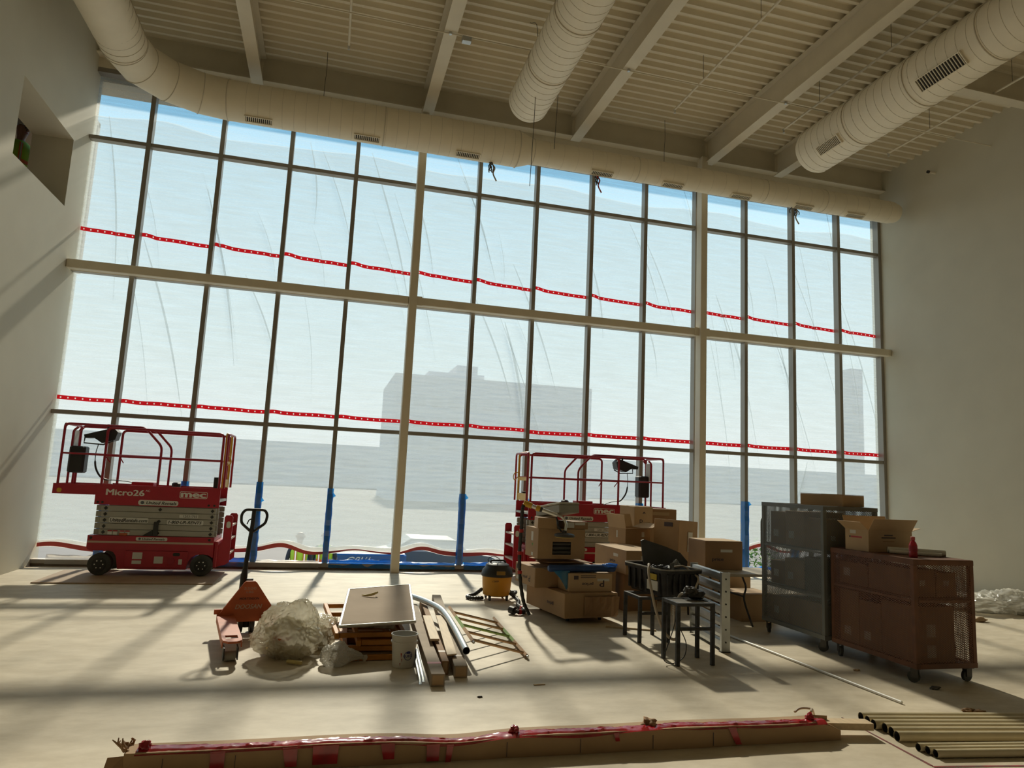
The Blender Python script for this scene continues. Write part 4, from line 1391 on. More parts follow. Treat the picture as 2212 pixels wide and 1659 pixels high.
h2 = ribbed([(.17, -.10, .10), (.24, -.16, .04), (.22, -.38, .03), (.14, -.62, .03), (.14, -.86, .03), (.10, -1.06, .032), (.02, -1.13, .04), (-.04, -1.08, .05)], .027).build('hose', M_black, t, smooth=True)
MB().cyl((.145, -.80, .03), (.14, -.86, .03), .031, 12).build('red_cuff', M_redc, h2)
MB().cyl((.04, -1.12, .038), (.01, -1.13, .041), .031, 12).build('red_cuff', M_redc, h2)
MB().cyl((-.03, -1.09, .046), (-.07, -1.03, .052), .046, 14).build('nozzle', M_black, h2)
h3 = ribbed([(.20, .10, .10), (.30, .20, .04), (.36, .30, .05), (.30, .38, .04)], .026).build('hose', M_black, t, smooth=True)

# ------------------------------------------------------------------ cartons
def carton(label, loc, size, rz=0.0, m=None, flaps=None, tape_=True, texts=(), stickers=(), group='cardboard boxes', tilt=None, crush=0.0, name='cardboard_box', topm=None):
    """loc = bottom centre; size w,d,h; flaps: None or dict side->angle (degrees above horizontal, outward)"""
    w, d, h = size
    t = thing(name, label, 'box', loc, rz, group)
    if tilt:
        t.rotation_euler = (tilt[0], tilt[1], rz)
    m = m or M_card
    if flaps is None:
        n = 4
        b = MB()
        b.bbox(-w / 2, w / 2, -d / 2, d / 2, 0, h, min(.006, h * .04))
        if crush:
            for i, v in enumerate(b.v):
                v = Vector(v)
                k = noise.noise(v * 5 + Vector((w * 9, d * 7, 1)))
                b.v[i] = tuple(v + Vector((k, noise.noise(v * 5 + Vector((3, 9, 2))), 0)) * crush)
        b.build('body', m, t)
        for y in (0,):
            MB().box(-w / 2 + .004, w / 2 - .004, -.0015, .0015, h + .0001, h + .0012).build('seam', M_print, t)
        if tape_:
            MB().box(-w / 2 - .001, w / 2 + .001, -.024, .024, h + .0013, h + .0019).build('tape', M_tape, t)
        if topm:
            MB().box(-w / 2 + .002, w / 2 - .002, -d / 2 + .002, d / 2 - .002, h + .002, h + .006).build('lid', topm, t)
    else:
        th = .005
        b = MB()
        b.box(-w / 2, w / 2, -d / 2, d / 2, 0, th)
        b.box(-w / 2, w / 2, -d / 2, -d / 2 + th, th, h); b.box(-w / 2, w / 2, d / 2 - th, d / 2, th, h)
        b.box(-w / 2, -w / 2 + th, -d / 2 + th, d / 2 - th, th, h); b.box(w / 2 - th, w / 2, -d / 2 + th, d / 2 - th, th, h)
        b.build('body', m, t)
        for side, ang in flaps.items():
            a = radians(ang); fl = min(w, d) * .48
            if side in ('f', 'b'):
                s = -1 if side == 'f' else 1
                p0 = Vector((-w / 2, s * d / 2, h)); p1 = Vector((w / 2, s * d / 2, h)); o_ = Vector((0, s * cos(a), sin(a))) * fl
            else:
                s = -1 if side == 'l' else 1
                p0 = Vector((s * w / 2, -d / 2, h)); p1 = Vector((s * w / 2, d / 2, h)); o_ = Vector((s * cos(a), 0, sin(a))) * fl
            MB().slab([p0, p1, p1 + o_, p0 + o_], .004).build('flap', M_card2, t)
    for (side, s, x, z, tw, th_, kw) in texts:
        kw = dict(kw)
        mt = kw.pop('m', M_print)
        flip = kw.pop('flip', False)
        rt, upv = {'f': ((1, 0, 0), (0, 0, 1)), 'l': ((0, -1, 0), (0, 0, 1)), 'r': ((0, 1, 0), (0, 0, 1))}[side]
        org = {'f': (-w / 2 + x, -d / 2 - .001, z), 'l': (-w / 2 - .001, d / 2 - x, z), 'r': (w / 2 + .001, -d / 2 + x, z)}[side]
        if flip:
            org = Vector(org) + Vector(rt) * tw + Vector(upv) * th_
            rt = tuple(-c for c in rt); upv = (0, 0, -1)
        text('print_lettering', s, mt, t, org, rt, upv, width=tw, height=th_, **kw)
    for (side, x, z, sw, sh, ms) in stickers:
        b = MB()
        if side == 'f':
            b.box(-w / 2 + x, -w / 2 + x + sw, -d / 2 - .0015 - crush, -d / 2 - .0002, z, z + sh)
        elif side == 'l':
            b.box(-w / 2 - .0015 - crush, -w / 2 - .0002, d / 2 - x - sw, d / 2 - x, z, z + sh)
        elif side == 'r':
            b.box(w / 2 + .0002, w / 2 + .0015, -d / 2 + x, -d / 2 + x + sw, z, z + sh)
        b.build('sticker', ms, t)
    return t
GA = 'boxes stacked in front of the right lift'
# --- stack A, on a dolly
t = thing('dolly', 'low dolly under the crushed bottom box', 'dolly', (7.58, -3.88, 0), radians(8.5))
MB().bbox(-.28, .28, -.42, .42, .045, .062, .004).build('deck', M_wood, t)
for sx in (-1, 1):
    for sy in (-1, 1):
        MB().cyl((sx * .22 - .012, sy * .36, .0225), (sx * .22 + .012, sy * .36, .0225), .022, 12).build('castor', M_black, t)
t = carton('wide crushed bottom box of the stack in front of the right lift', (7.58, -3.88, .063), (.72, 1.06, .28), radians(8.5), M_card, group=GA, crush=.012,
       texts=[('l', 'price', .62, .10, .16, .05, dict(flip=True, bold=.03))])
# torn, buckled front corner of that box
b = MB()
random.seed(3)
n = 9
for j in range(4):
    for i in range(n + 1):
        x = -.10 + .46 * i / n
        b.v.append((x, -.545 - .03 * abs(noise.noise(Vector((i * .9, j * 1.3, 2)))) - .012 * j * (i % 2), .02 + .075 * j))
for j in range(3):
    for i in range(n):
        k = j * (n + 1) + i
        b.f.append((k, k + 1, k + n + 2, k + n + 1))
b.build('torn_flap', M_cardd, t)
carton('upside-down carton under the blue roll, front right of the stack', (7.67, -4.10, .345), (.57, .42, .215), radians(4), M_card2, group=GA,
       texts=[('f', 'price', .17, .075, .145, .042, dict(flip=True, bold=.03)), ('f', 'P', .40, .06, .06, .075, dict(flip=True, bold=.02))],
       stickers=[('f', .37, .125, .16, .03, M_paper), ('f', .06, .145, .06, .045, M_print), ('f', .15, .185, .2, .008, M_print), ('f', .15, .165, .2, .008, M_print)])
carton('upside-down carton at the left back of the stack by the vacuum', (7.20, -3.68, .345), (.34, .66, .235), radians(6), M_card, group=GA,
       texts=[('l', 'price', .26, .07, .15, .045, dict(flip=True, bold=.03)), ('l', 'P', .45, .05, .06, .075, dict(flip=True))],
       stickers=[('l', .04, .03, .14, .045, M_paper), ('l', .04, .16, .06, .05, M_print)])
# flattened cartons in the middle of the stack
for i, (dx, dy, rz, lb) in enumerate(((0, 0, .05, 'lowest flattened carton in the middle of the stack'), (.03, -.03, -.08, 'middle flattened carton of the stack'), (-.02, .02, .12, 'uppermost flattened carton, under the slotted box'))):
    t = thing('flattened_carton', lb, 'cardboard', (7.47 + dx, -3.86 + dy, .583 + i * .036), rz, 'flattened cartons in the stack')
    b = MB(); w, d = .68 - .03 * i, .58
    nn = 8
    for j in range(2):
        for a in range(nn + 1):
            for c in range(nn + 1):
                u, v = a / nn - .5, c / nn - .5
                b.v.append((u * w, v * d, j * .006 + .010 * abs(noise.noise(Vector((u * 4, v * 4, i * 3))))))
    o_ = (nn + 1) ** 2
    for a in range(nn):
        for c in range(nn):
            k = a * (nn + 1) + c
            b.f += [(k, k + 1, k + nn + 2, k + nn + 1), (o_ + k, o_ + k + nn + 1, o_ + k + nn + 2, o_ + k + 1)]
    b.build('sheet', M_card, t)
# slotted box
t = thing('slotted_box', 'carton with a square window showing dark tubes inside', 'box', (7.36, -3.86, .702), radians(3), GA)
w, d, h = .62, .46, .355
b = MB(); f0 = -d / 2
b.box(-w / 2, w / 2, f0, f0 + .006, 0, .05); b.box(-w / 2, w / 2, f0, f0 + .006, .205, h)
b.box(-w / 2, -.12, f0, f0 + .006, .05, .205); b.box(.125, w / 2, f0, f0 + .006, .05, .205)
b.box(-w / 2, -w / 2 + .006, f0 + .006, d / 2, 0, h); b.box(w / 2 - .006, w / 2, f0 + .006, d / 2, 0, h)
b.box(-w / 2 + .006, w / 2 - .006, d / 2 - .006, d / 2, 0, h); b.box(-w / 2 + .006, w / 2 - .006, f0 + .006, d / 2 - .006, 0, .006)
b.box(-w / 2, w / 2, f0, d / 2, h, h + .006)
b.build('body', M_card, t)
M_tubes = mat('dark_tubes', (0.07, 0.065, 0.06), .5)
for k in range(3):
    MB().cyl((-.16, f0 + .045, .075 + k * .052), (.16, f0 + .045, .075 + k * .052), .024, 12).build('tube', M_tubes, t, smooth=True)
MB().box(-w / 2 - .0015, -w / 2 - .0002, -.05, .02, .20, .31).build('sticker', M_paper, t)
MB().add([(-w / 2 - .001, .0, .17), (-w / 2 - .001, -.06, .17), (-w / 2 - .001, -.03, .13)], [(0, 1, 2)]).build('sticker', M_grn, t)
MB().box(-w / 2 - .0015, -w / 2 - .0002, -.06, .0, .02, .06).build('sticker', M_paper, t)
carton('small plain box on the left of the slotted box', (7.20, -3.95, 1.065), (.24, .36, .13), radians(-10), M_card, group=GA)
carton('flat box with shipping labels on the right of the slotted box', (7.55, -3.90, 1.065), (.32, .34, .09), radians(5), M_cardd, group=GA,
       stickers=[('f', .03, .015, .10, .065, M_paper), ('f', .14, .05, .14, .03, M_paper)])
# grey tool case and long-reach sander on top
t = thing('tool_case', 'grey metal tool case tilted on top of the box stack', 'case', (7.36, -3.92, 1.225), radians(16))
t.rotation_euler = (radians(-9), 0, radians(16))
M_caseg = mat('case_grey', (0.34, 0.33, 0.28), .5, var=.06)
MB().bbox(-.15, .15, -.27, .27, .0, .10, .01).build('body', M_caseg, t)
MB().bbox(-.155, .155, -.275, .275, .102, .128, .008).build('lid', mat('case_lid', (.50, .47, .38), .5, var=.05), t)
MB().lathe([(.07, .1285), (.085, .138), (.085, .148), (.05, .152), (.05, .16), (.001, .162)], 24, c=(.01, .08, 0), cap=False).build('round_handle', M_caseg, t, smooth=True)
M_sand = mat('sander_pad', (0.60, 0.45, 0.12), .8)
t = thing('drywall_sander', 'long-reach drywall sander with round yellow pad lying over the stack', 'sander')
A, B_ = Vector((6.86, -4.17, 1.36)), Vector((7.24, -4.26, 1.235))
D = (B_ - A).normalized()
MB().cyl(A + D * .09, B_, .026, 14).build('pole', M_alu, t, smooth=True)
c1 = MB().cyl(A - D * .02, A + D * .085, .036, 14).build('collar', M_yellow, t, smooth=True)
MB().cyl(A + D * .14, A + D * .19, .036, 14).build('collar', M_yellow, t, smooth=True)
MB().cyl(A + D * .19, A + D * .22, .032, 14).build('ring', M_black, t)
hd = MB().lathe([(.115, 0), (.125, .012), (.12, .03), (.09, .042), (.03, .05), (.025, .075)], 28, c=(7.33, -4.30, .985)).build('head', M_tubes, t, smooth=True)
MB().lathe([(.108, -.008), (.112, -.001)], 28, c=(7.33, -4.30, .985)).build('pad', M_sand, hd)
MB().tube(smooth_path([B_ - D * .02, B_ + Vector((.06, 0, -.02)), (7.345, -4.29, 1.15), (7.34, -4.30, 1.06)], 5), .016, 8).build('yoke', M_alu, t, smooth=True)
MB().tube(smooth_path([B_ - D * .02, B_ + Vector((.0, -.02, -.06)), (7.24, -4.32, 1.11), (7.29, -4.30, 1.05)], 5), .012, 8).build('hose', M_black, t, smooth=True)
hs = ribbed([A, A + Vector((-.03, .0, -.06)), (6.84, -4.12, 1.10), (6.85, -4.05, .80), (6.88, -4.0, .50), (6.93, -4.02, .20), (6.99, -4.10, .04)], .024).build('suction_hose', M_black, t, smooth=True)
for (z, p) in ((1.05, (6.842, -4.11)), (.78, (6.852, -4.045)), (.55, (6.872, -4.01))):
    MB().cyl((p[0], p[1], z), (p[0] + .002, p[1], z - .04), .028, 12).build('red_cuff', M_redc, hs)
# blue roll on the front box
M_bluroll = mat('blue_roll', (0.02, 0.06, 0.20), .4, var=.2)
t = thing('plastic_roll', 'roll of dark blue plastic film lying on the upside-down carton', 'roll', (7.62, -4.22, .608), radians(3))
MB().tube([(-.46, 0, 0), (-.44, 0, 0), (.40, .0, .005), (.42, 0, .005)], [.03, .042, .045, .03], 16).build('roll', M_bluroll, t, smooth=True)
crumple('loose_end', M_bluef, t, (.34, -.01, .035), (.11, .04, .028), 4.4, .2, 4, .0, .18)
b = MB()
for j in range(9):
    for i in range(7):
        u, v = i / 6, j / 8
        b.v.append((-.42 + .22 * u + .12 * v * (1 - u), -.048 - .012 * sin(u * 9 + v * 3) - .03 * v * (1 - u), -.02 - .23 * v * (.3 + .7 * (1 - abs(u - .55) * 1.2))))
for j in range(8):
    for i in range(6):
        k = j * 7 + i
        b.f.append((k, k + 1, k + 8, k + 7))
b.build('hanging_film', plastic('blue_clear', (0.03, 0.30, 0.62), fac=.72, trans=(.3, .6, 1), gloss=.08), t, smooth=True)

# --- group B behind the black tote
GB = 'boxes between the right lift and the folding table'
carton('lower box standing under the pale-topped box', (8.64, -3.22, 0), (.50, .82, .478), radians(3), M_cardd, group=GB)
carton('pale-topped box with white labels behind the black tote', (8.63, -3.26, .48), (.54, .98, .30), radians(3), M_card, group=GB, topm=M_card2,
       texts=[('l', 'price', .5, .11, .16, .05, dict(bold=.03))],
       stickers=[('f', .22, .06, .11, .18, M_paper), ('f', .36, .12, .06, .05, M_paper), ('l', .60, .20, .14, .04, M_paper), ('f', .44, .06, .09, .20, M_paper)])
carton('upright box leaning behind the blue roll', (8.22, -3.42, 0), (.18, .34, .56), radians(6), M_card, group=GB)
carton('plain brown carton under the open-topped box', (9.10, -2.42, 0), (.66, .50, .50), 0, M_cardd, group=GB)
carton('second plain carton under the open-topped box', (9.12, -2.42, .502), (.60, .48, .28), 0.05, M_card, group=GB)
carton('open-topped box with bent flap behind the pale-topped box', (9.01, -2.46, .784), (.46, .42, .22), radians(14), M_card, group=GB, flaps={'b': 70, 'r': 20, 'f': 8, 'l': 80},
       stickers=[('f', .30, .10, .05, .07, M_paper), ('l', .2, .08, .03, .1, M_paper)])
carton('base carton under the two tallest boxes', (9.62, -1.88, 0), (.80, .46, .62), 0, M_cardd, group=GB)
carton('middle carton under the two tallest boxes', (9.60, -1.88, .622), (.78, .44, .36), 0, M_card, group=GB)
carton('tall box with a dark emblem, highest at the back', (9.38, -1.90, .984), (.36, .40, .33), radians(12), M_card2, group=GB,
       texts=[('f', 'P', .10, .04, .06, .09, dict()), ('f', 'price', .18, .06, .12, .035, dict()), ('f', '^', .16, .22, .05, .03, dict(bold=.04))])
carton('shorter box beside the emblem box, highest at the back', (9.83, -1.84, .984), (.42, .38, .30), radians(-6), M_cardd, group=GB, stickers=[('f', .02, .20, .28, .05, M_tape)])
carton('base carton under the large leaning box', (9.58, -2.92, 0), (.56, .46, .44), radians(8), M_card, group=GB)
t = carton('large worn box leaning with a long white label', (9.54, -2.90, .462), (.52, .42, .70), radians(30), M_card, group=GB, crush=.01,
       stickers=[('f', .24, .26, .12, .28, M_paper), ('l', .18, .60, .14, .06, M_print), ('f', .34, .10, .1, .12, M_paper)])
t.rotation_euler = (0, radians(3), radians(30))
# folding table, the box on it and the boxes under it
t = thing('folding_table', 'folding table with pale top and bent dark legs', 'table', (9.60, -4.27, 0))
MB().bbox(-.64, .66, -.36, .36, .585, .618, .01).build('table_top', mat('table_top', (.42, .36, .27), .6, var=.06), t)
for xx in (-.45, .0,):
    for yy in (-.30, .28):
        MB().tube(smooth_path([(xx - .02, yy, .584), (xx + .03, yy, .45), (xx + .0, yy - .01, .30), (xx + .06, yy - .10 if yy < 0 else yy + .08, .0)], 6), .012, 8).build('leg', M_tableblk, t, smooth=True)
    MB().cyl((xx + .01, -.30, .34), (xx + .01, .28, .34), .010, 8).build('stretcher', M_tableblk, t)
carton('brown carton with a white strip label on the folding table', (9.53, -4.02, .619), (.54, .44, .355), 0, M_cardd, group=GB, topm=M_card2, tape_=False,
       texts=[('f', 'price', .10, .10, .16, .05, dict(bold=.03))], stickers=[('f', .22, .22, .17, .035, M_paper)])
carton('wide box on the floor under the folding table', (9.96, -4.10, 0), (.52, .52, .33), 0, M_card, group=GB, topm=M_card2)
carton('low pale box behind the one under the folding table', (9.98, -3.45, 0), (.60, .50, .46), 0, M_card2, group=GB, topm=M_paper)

# ------------------------------------------------------------------ black work stands, tote, steel panel
def stand(label, x0, x1, y0, y1, h, bars, top=True):
    t = thing('work_stand', label, 'stand', ((x0 + x1) / 2, (y0 + y1) / 2, 0))
    w, d = (x1 - x0) / 2, (y1 - y0) / 2
    for sx in (-1, 1):
        for sy in (-1, 1):
            MB().bbox(sx * w - .018, sx * w + .018, sy * d - .018, sy * d + .018, 0, h - .0305, .004).build('leg', M_tableblk, t)
    for sy in (-1, 1):
        MB().box(-w - .018, w + .018, sy * d - .016, sy * d + .016, h - .03, h).build('top_rail', M_tableblk, t)
    for sx in (-1, 1):
        MB().box(sx * w - .016, sx * w + .016, -d + .0165, d - .0165, h - .03, h).build('top_rail', M_tableblk, t)
    if top:
        MB().box(-w + .017, w - .017, -d + .017, d - .017, h - .02, h - .004).build('top', mat('dusty_top', (.20, .18, .15), .8, var=.3, scale=12), t)
    for (a, b_) in bars:
        MB().box(-w + .0185, w - .0185, a - .014, a + .014, b_ - .014, b_ + .014).build('cross_bar', M_tableblk, t)
    return t
stand('near black steel stand with cross bar and dangling cord', 7.775, 8.135, -6.30, -6.02, .565, ((-.14, .33),))
stand('black steel stand carrying the black tote', 7.82, 8.15, -5.39, -5.02, .47, ((-.185, .30),), False)
t = thing('storage_tote', 'black plastic tote full of hoses with its lid standing open', 'tote', (8.225, -5.09, .471), radians(8))
def tote_ring(z, wx, dy):
    n = 40; out = []
    for (cx, cy, a0) in ((wx - .06, dy - .06, 0), (-wx + .06, dy - .06, 90), (-wx + .06, -dy + .06, 180), (wx - .06, -dy + .06, 270)):
        for i in range(9):
            a = radians(a0 + 90 * i / 8)
            out.append((cx + .06 * cos(a), cy + .06 * sin(a), z))
    return out
rings = [tote_ring(0.0, .205, .335), tote_ring(.02, .215, .345), tote_ring(.25, .240, .375), tote_ring(.25, .262, .397), tote_ring(.285, .265, .40), tote_ring(.285, .245, .38), tote_ring(.03, .20, .33)]
nr = len(rings[0])
b = MB(); v = [p for r in rings for p in r]; f = []
for j in range(len(rings) - 1):
    for i in range(nr):
        l = (i + 1) % nr
        f.append((j * nr + i, j * nr + l, (j + 1) * nr + l, (j + 1) * nr + i))
f += [tuple(reversed(range(nr))), tuple(range((len(rings) - 1) * nr, len(rings) * nr))]
b.add(v, f)
M_tote = mat('tote_black', (0.022, 0.022, 0.024), .5, var=.5, scale=16)
b.build('tub', M_tote, t, smooth=True)
MB().tube(tote_ring(.288, .26, .395), .009, 6, closed=True).build('dusty_rim', mat('tote_rim', (.28, .26, .22), .6, var=.3, scale=14), t)
for i in range(6):
    x = -.19 + i * .076
    MB().bbox(x - .012, x + .012, -.392, -.360, .03, .245, .006).build('rib', M_tote, t)
for i in range(6):
    y = -.29 + i * .115
    MB().bbox(-.256, -.226, y - .012, y + .012, .03, .245, .006).build('rib', M_tote, t)
b = MB(); b.box(-.262, -.2565, -.27, -.11, .17, .23); b.build('yellow_label', mat('label_yellow', (.50, .36, .03), .6), t)
b = MB(); b.box(-.262, -.2565, -.29, -.09, .06, .16); b.build('white_label', M_paper, t)
# lid
lidp = [(-.17, .0), (.25, .0), (.26, .05), (.20, .14), (.06, .20), (-.14, .265), (-.17, .25)]
lo = MB().prism(lidp, .02, .035).build('lid', mat('lid_grey', (.055, .055, .058), .55, var=.25), t)
for vv in lo.data.vertices:
    vv.co.z += .296
    vv.co.y += (vv.co.z - .296) * .25 - vv.co.x * .55
for (i, mm) in ((0, M_black), (1, M_tubes), (2, M_black), (3, M_black), (4, M_tubes), (5, M_black)):
    random.seed(40 + i)
    cx, cy = -.10 + .04 * i, -.25 + .095 * i
    pts = [(cx + .09 * cos(a * 1.1 + i) + random.uniform(-.02, .02), cy + .09 * sin(a * 1.1 + i), .235 + .03 * sin(a * 1.7 + i)) for a in range(6)]
    ribbed(pts, .024).build('coiled_hose', mm, t, smooth=True)
crumple('grey_rag', mat('grey_rag', (.22, .22, .21), .8), t, (.06, -.16, .29), (.05, .05, .07), 3.1, .3, 4, -1, .2)
MB().bbox(-.20, .20, -.33, .33, .10, .19, .03).build('fill', M_black, t)
# pale hose looping from the tote down and back
t = thing('pale_hose', 'pale flexible hose looping from the tote to the near stand', 'hose')
MB().tube(smooth_path([(8.02, -5.16, .775), (7.96, -5.30, .79), (7.90, -5.42, .70), (7.88, -5.62, .40), (7.93, -5.72, .19), (8.00, -5.78, .12), (8.05, -5.80, .17), (8.03, -5.84, .36), (7.98, -5.92, .53), (7.97, -6.00, .60), (7.99, -6.06, .60)], 8), .014, 8).build('tube', M_hose, t, smooth=True)
t = thing('pale_hose', 'pale hose hanging over the right rim of the tote', 'hose')
MB().tube(smooth_path([(8.25, -5.32, .775), (8.33, -5.37, .79), (8.42, -5.40, .73), (8.44, -5.50, .68), (8.34, -5.62, .60)], 8), .011, 8).build('tube', M_hose, t, smooth=True)
t = thing('black_mixer', 'dusty black power tool lying on the near stand', 'tool', (8.06, -6.10, .566), .3)
crumple('body', M_black, t, (.02, 0, .045), (.10, .06, .05), 6.0, .12, 4, .001, .06)
crumple('dust_cloth', M_tubes, t, (-.03, .03, .07), (.07, .06, .05), 2.0, .2, 4, .02, .2)
t = thing('scrub_brush', 'tan ribbed connector hanging under the near stand', 'connector', (7.92, -5.97, .30))
for k in range(7):
    MB().bbox(-.022, .022, -.018, .018, .09 + k * .022, .106 + k * .022, .004).build('ridge', M_hose, t)
MB().bbox(-.016, .016, -.014, .014, -.04, .262, .004).build('core', M_hose, t)
t = thing('power_cord', 'thin black cord dangling below the near stand', 'cord')
MB().tube(smooth_path([(7.84, -6.14, .54), (7.80, -6.19, .36), (7.70, -6.24, .16), (7.66, -6.25, .05), (7.74, -6.26, .012), (7.86, -6.26, .07), (7.90, -6.23, .18), (7.86, -6.2, .3), (7.82, -6.17, .42)], 8), .0045, 6).build('cord', M_black, t, smooth=True)
# galvanised panel standing on edge
t = thing('steel_panel', 'galvanised slatted steel panel standing on edge beside the stands', 'panel', (8.55, -5.86, 0), radians(-8))
b = MB(); b.box(-.045, .045, 0, .003, .012, .79); b.box(-.045, -.042, .003, .04, .012, .79); b.box(.042, .045, .003, .04, .012, .79)
up_ = b.build('upright', M_galv, t)
for k in range(6):
    MB().cyl((0, -.001, .10 + k * .125), (0, -.004, .10 + k * .125), .009, 10).build('bolt_hole', M_dark, up_)
for k in range(7):
    z = .03 + k * .112
    sl_ = MB().prism([(-.03, z), (.03, z), (.034, z + .03), (.03, z + .072), (-.03, z + .072), (-.034, z + .03)], .041, .86).build('slat', M_galv, t)
b = MB(); b.box(-.045, .045, .861, .865, .012, .79); b.build('upright', M_galv, t)
MB().box(-.05, .05, -.002, .06, 0.0, .0115).build('foot', M_black, t)

# ------------------------------------------------------------------ wire-mesh carts
def mesh_mat(name, color, a, b, t, var=0.1):
    m = mat(name, color, .6, var=var, scale=8)
    nt = m.node_tree
    pb = nt.nodes['Principled BSDF']
    out = nt.nodes['Material Output']
    uv = nt.nodes.new('ShaderNodeUVMap')
    sp = nt.nodes.new('ShaderNodeSeparateXYZ'); nt.links.new(uv.outputs[0], sp.inputs[0])
    def mth(op, x, y=None):
        n = nt.nodes.new('ShaderNodeMath'); n.operation = op
        for i, q in enumerate((x, y)):
            if q is None: continue
            if isinstance(q, (int, float)): n.inputs[i].default_value = q
            else: nt.links.new(q, n.inputs[i])
        return n.outputs[0]
    u = mth('DIVIDE', sp.outputs['X'], a); v = mth('DIVIDE', sp.outputs['Y'], b)
    def line(q):
        fr = mth('FRACT', q); d = mth('SUBTRACT', fr, .5)
        return mth('LESS_THAN', mth('ABSOLUTE', d), t)
    al = mth('MAXIMUM', line(mth('ADD', u, v)), line(mth('SUBTRACT', u, v)))
    tr = nt.nodes.new('ShaderNodeBsdfTransparent')
    mx = nt.nodes.new('ShaderNodeMixShader')
    nt.links.new(al, mx.inputs[0]); nt.links.new(tr.outputs[0], mx.inputs[1]); nt.links.new(pb.outputs[0], mx.inputs[2])
    nt.links.new(mx.outputs[0], out.inputs[0])
    return m
M_meshg = mesh_mat('expanded_mesh_grey', (0.17, 0.175, 0.165), .030, .016, .20)
M_meshb = mesh_mat('expanded_mesh_brown', (0.15, 0.06, 0.028), .030, .016, .20)
def mesh_panel(parent, m, P, U, V):
    """thin perforated sheet: corner P, edge vectors U, V"""
    P, U, V = Vector(P), Vector(U), Vector(V)
    b = MB(); b.quad(P, P + U, P + U + V, P + V)
    o = b.build('mesh_panel', m, parent)
    ul = o.data.uv_layers.new(name='UVMap')
    uvs = [(0, 0), (U.length, 0), (U.length, V.length), (0, V.length)]
    for lp in o.data.loops:
        ul.data[lp.index].uv = uvs[lp.vertex_index]
    return o
def cart(name, label, loc, w, l, z0, z1, m, mm, shelves, solid_top=False):
    t = thing(name, label, 'cart', loc, 0, 'wire mesh carts')
    p = .022
    for sx in (-1, 1):
        for sy in (-1, 1):
            x, y = sx * (w / 2 - p), sy * (l / 2 - p)
            MB().bbox(x - p, x + p, y - p, y + p, z0 + .0445, z1 - .0445, .004).build('post', m, t)
    for z in (z0, z1 - .044):
        for sx in (-1, 1):
            MB().box(sx * (w / 2 - p) - p, sx * (w / 2 - p) + p, -l / 2, l / 2, z, z + .044).build('side_rail', m, t)
        for sy in (-1, 1):
            MB().box(-w / 2 + 2 * p + .0005, w / 2 - 2 * p - .0005, sy * (l / 2 - p) - p, sy * (l / 2 - p) + p, z, z + .044).build('end_rail', m, t)
    MB().box(-w / 2 + .045, w / 2 - .045, -l / 2 + .045, l / 2 - .045, z0 + .018, z0 + .03).build('floor_tray', m, t)
    for z in shelves:
        MB().box(-w / 2 + .03, w / 2 - .03, -l / 2 + .03, l / 2 - .03, z - .012, z).build('shelf', m, t)
        for sx in (-1, 1):
            MB().box(sx * (w / 2 - .012) - .01, sx * (w / 2 - .012) + .01, -l / 2 + .046, l / 2 - .046, z - .035, z - .0125).build('shelf_rail', m, t)
        for sy in (-1, 1):
            MB().box(-w / 2 + .046, w / 2 - .046, sy * (l / 2 - .012) - .01, sy * (l / 2 - .012) + .01, z - .035, z - .0125).build('shelf_rail', m, t)
    if solid_top:
        MB().box(-w / 2 + .002, w / 2 - .002, -l / 2 + .002, l / 2 - .002, z1 + .0003, z1 + .006).build('top_sheet', m, t)
    for sx in (-1, 1):
        mesh_panel(t, mm, (sx * (w / 2 - .004), -l / 2 + .03, z0 + .03), (0, l - .06, 0), (0, 0, z1 - z0 - .06))
    for sy in (-1, 1):
        mesh_panel(t, mm, (-w / 2 + .03, sy * (l / 2 - .004), z0 + .03), (w - .06, 0, 0), (0, 0, z1 - z0 - .06))
    for i, (sx, sy) in enumerate(((-1, -1), (1, -1), (-1, 1), (1, 1))):
        x, y = sx * (w / 2 - .05), sy * (l / 2 - .06)
        a = .5 + i * 1.1
        R_ = Matrix.Translation((x, y, 0)) @ Matrix.Rotation(a, 4, 'Z')
        MB().tube([R_ @ Vector((-.014, .02, .052)), R_ @ Vector((.014, .02, .052))], .050, 18).build('castor_wheel', M_rubber, t, smooth=True)
        b = MB(); b.box(-.024, -.017, -.02, .04, .045, z0 - .012, R_); b.box(.017, .024, -.02, .04, .045, z0 - .012, R_); b.box(-.035, .035, -.035, .035, z0 - .0115, z0 - .0005, R_)
        b.build('castor_fork', M_tubes, t)
    return t
gc = cart('mesh_cart', 'tall grey wire-mesh cart with two shelves of boxes', (10.0, -5.415, 0), .70, 1.09, .13, 1.51, M_grey, M_meshg, (1.04, .58))
MB().tube(bend([(-.30, .545, 1.34), (-.30, .62, 1.30), (-.30, .62, .86), (-.30, .545, .82)], .05), .012, 8).build('push_handle', M_grey, gc, smooth=True)
bc = cart('mesh_cart', 'low rust-brown wire-mesh cart in front of the grey cart', (10.04, -6.54, 0), .68, 1.08, .13, 1.08, M_rust, M_meshb, (.74,), True)
GC = 'cartons inside the mesh carts'
def inside(label, x0, x1, y0, y1, z, h, m=None, st=()):
    return carton(label, ((x0 + x1) / 2, (y0 + y1) / 2, z), (x1 - x0, y1 - y0, h), 0, m or M_card, group=GC, stickers=st)
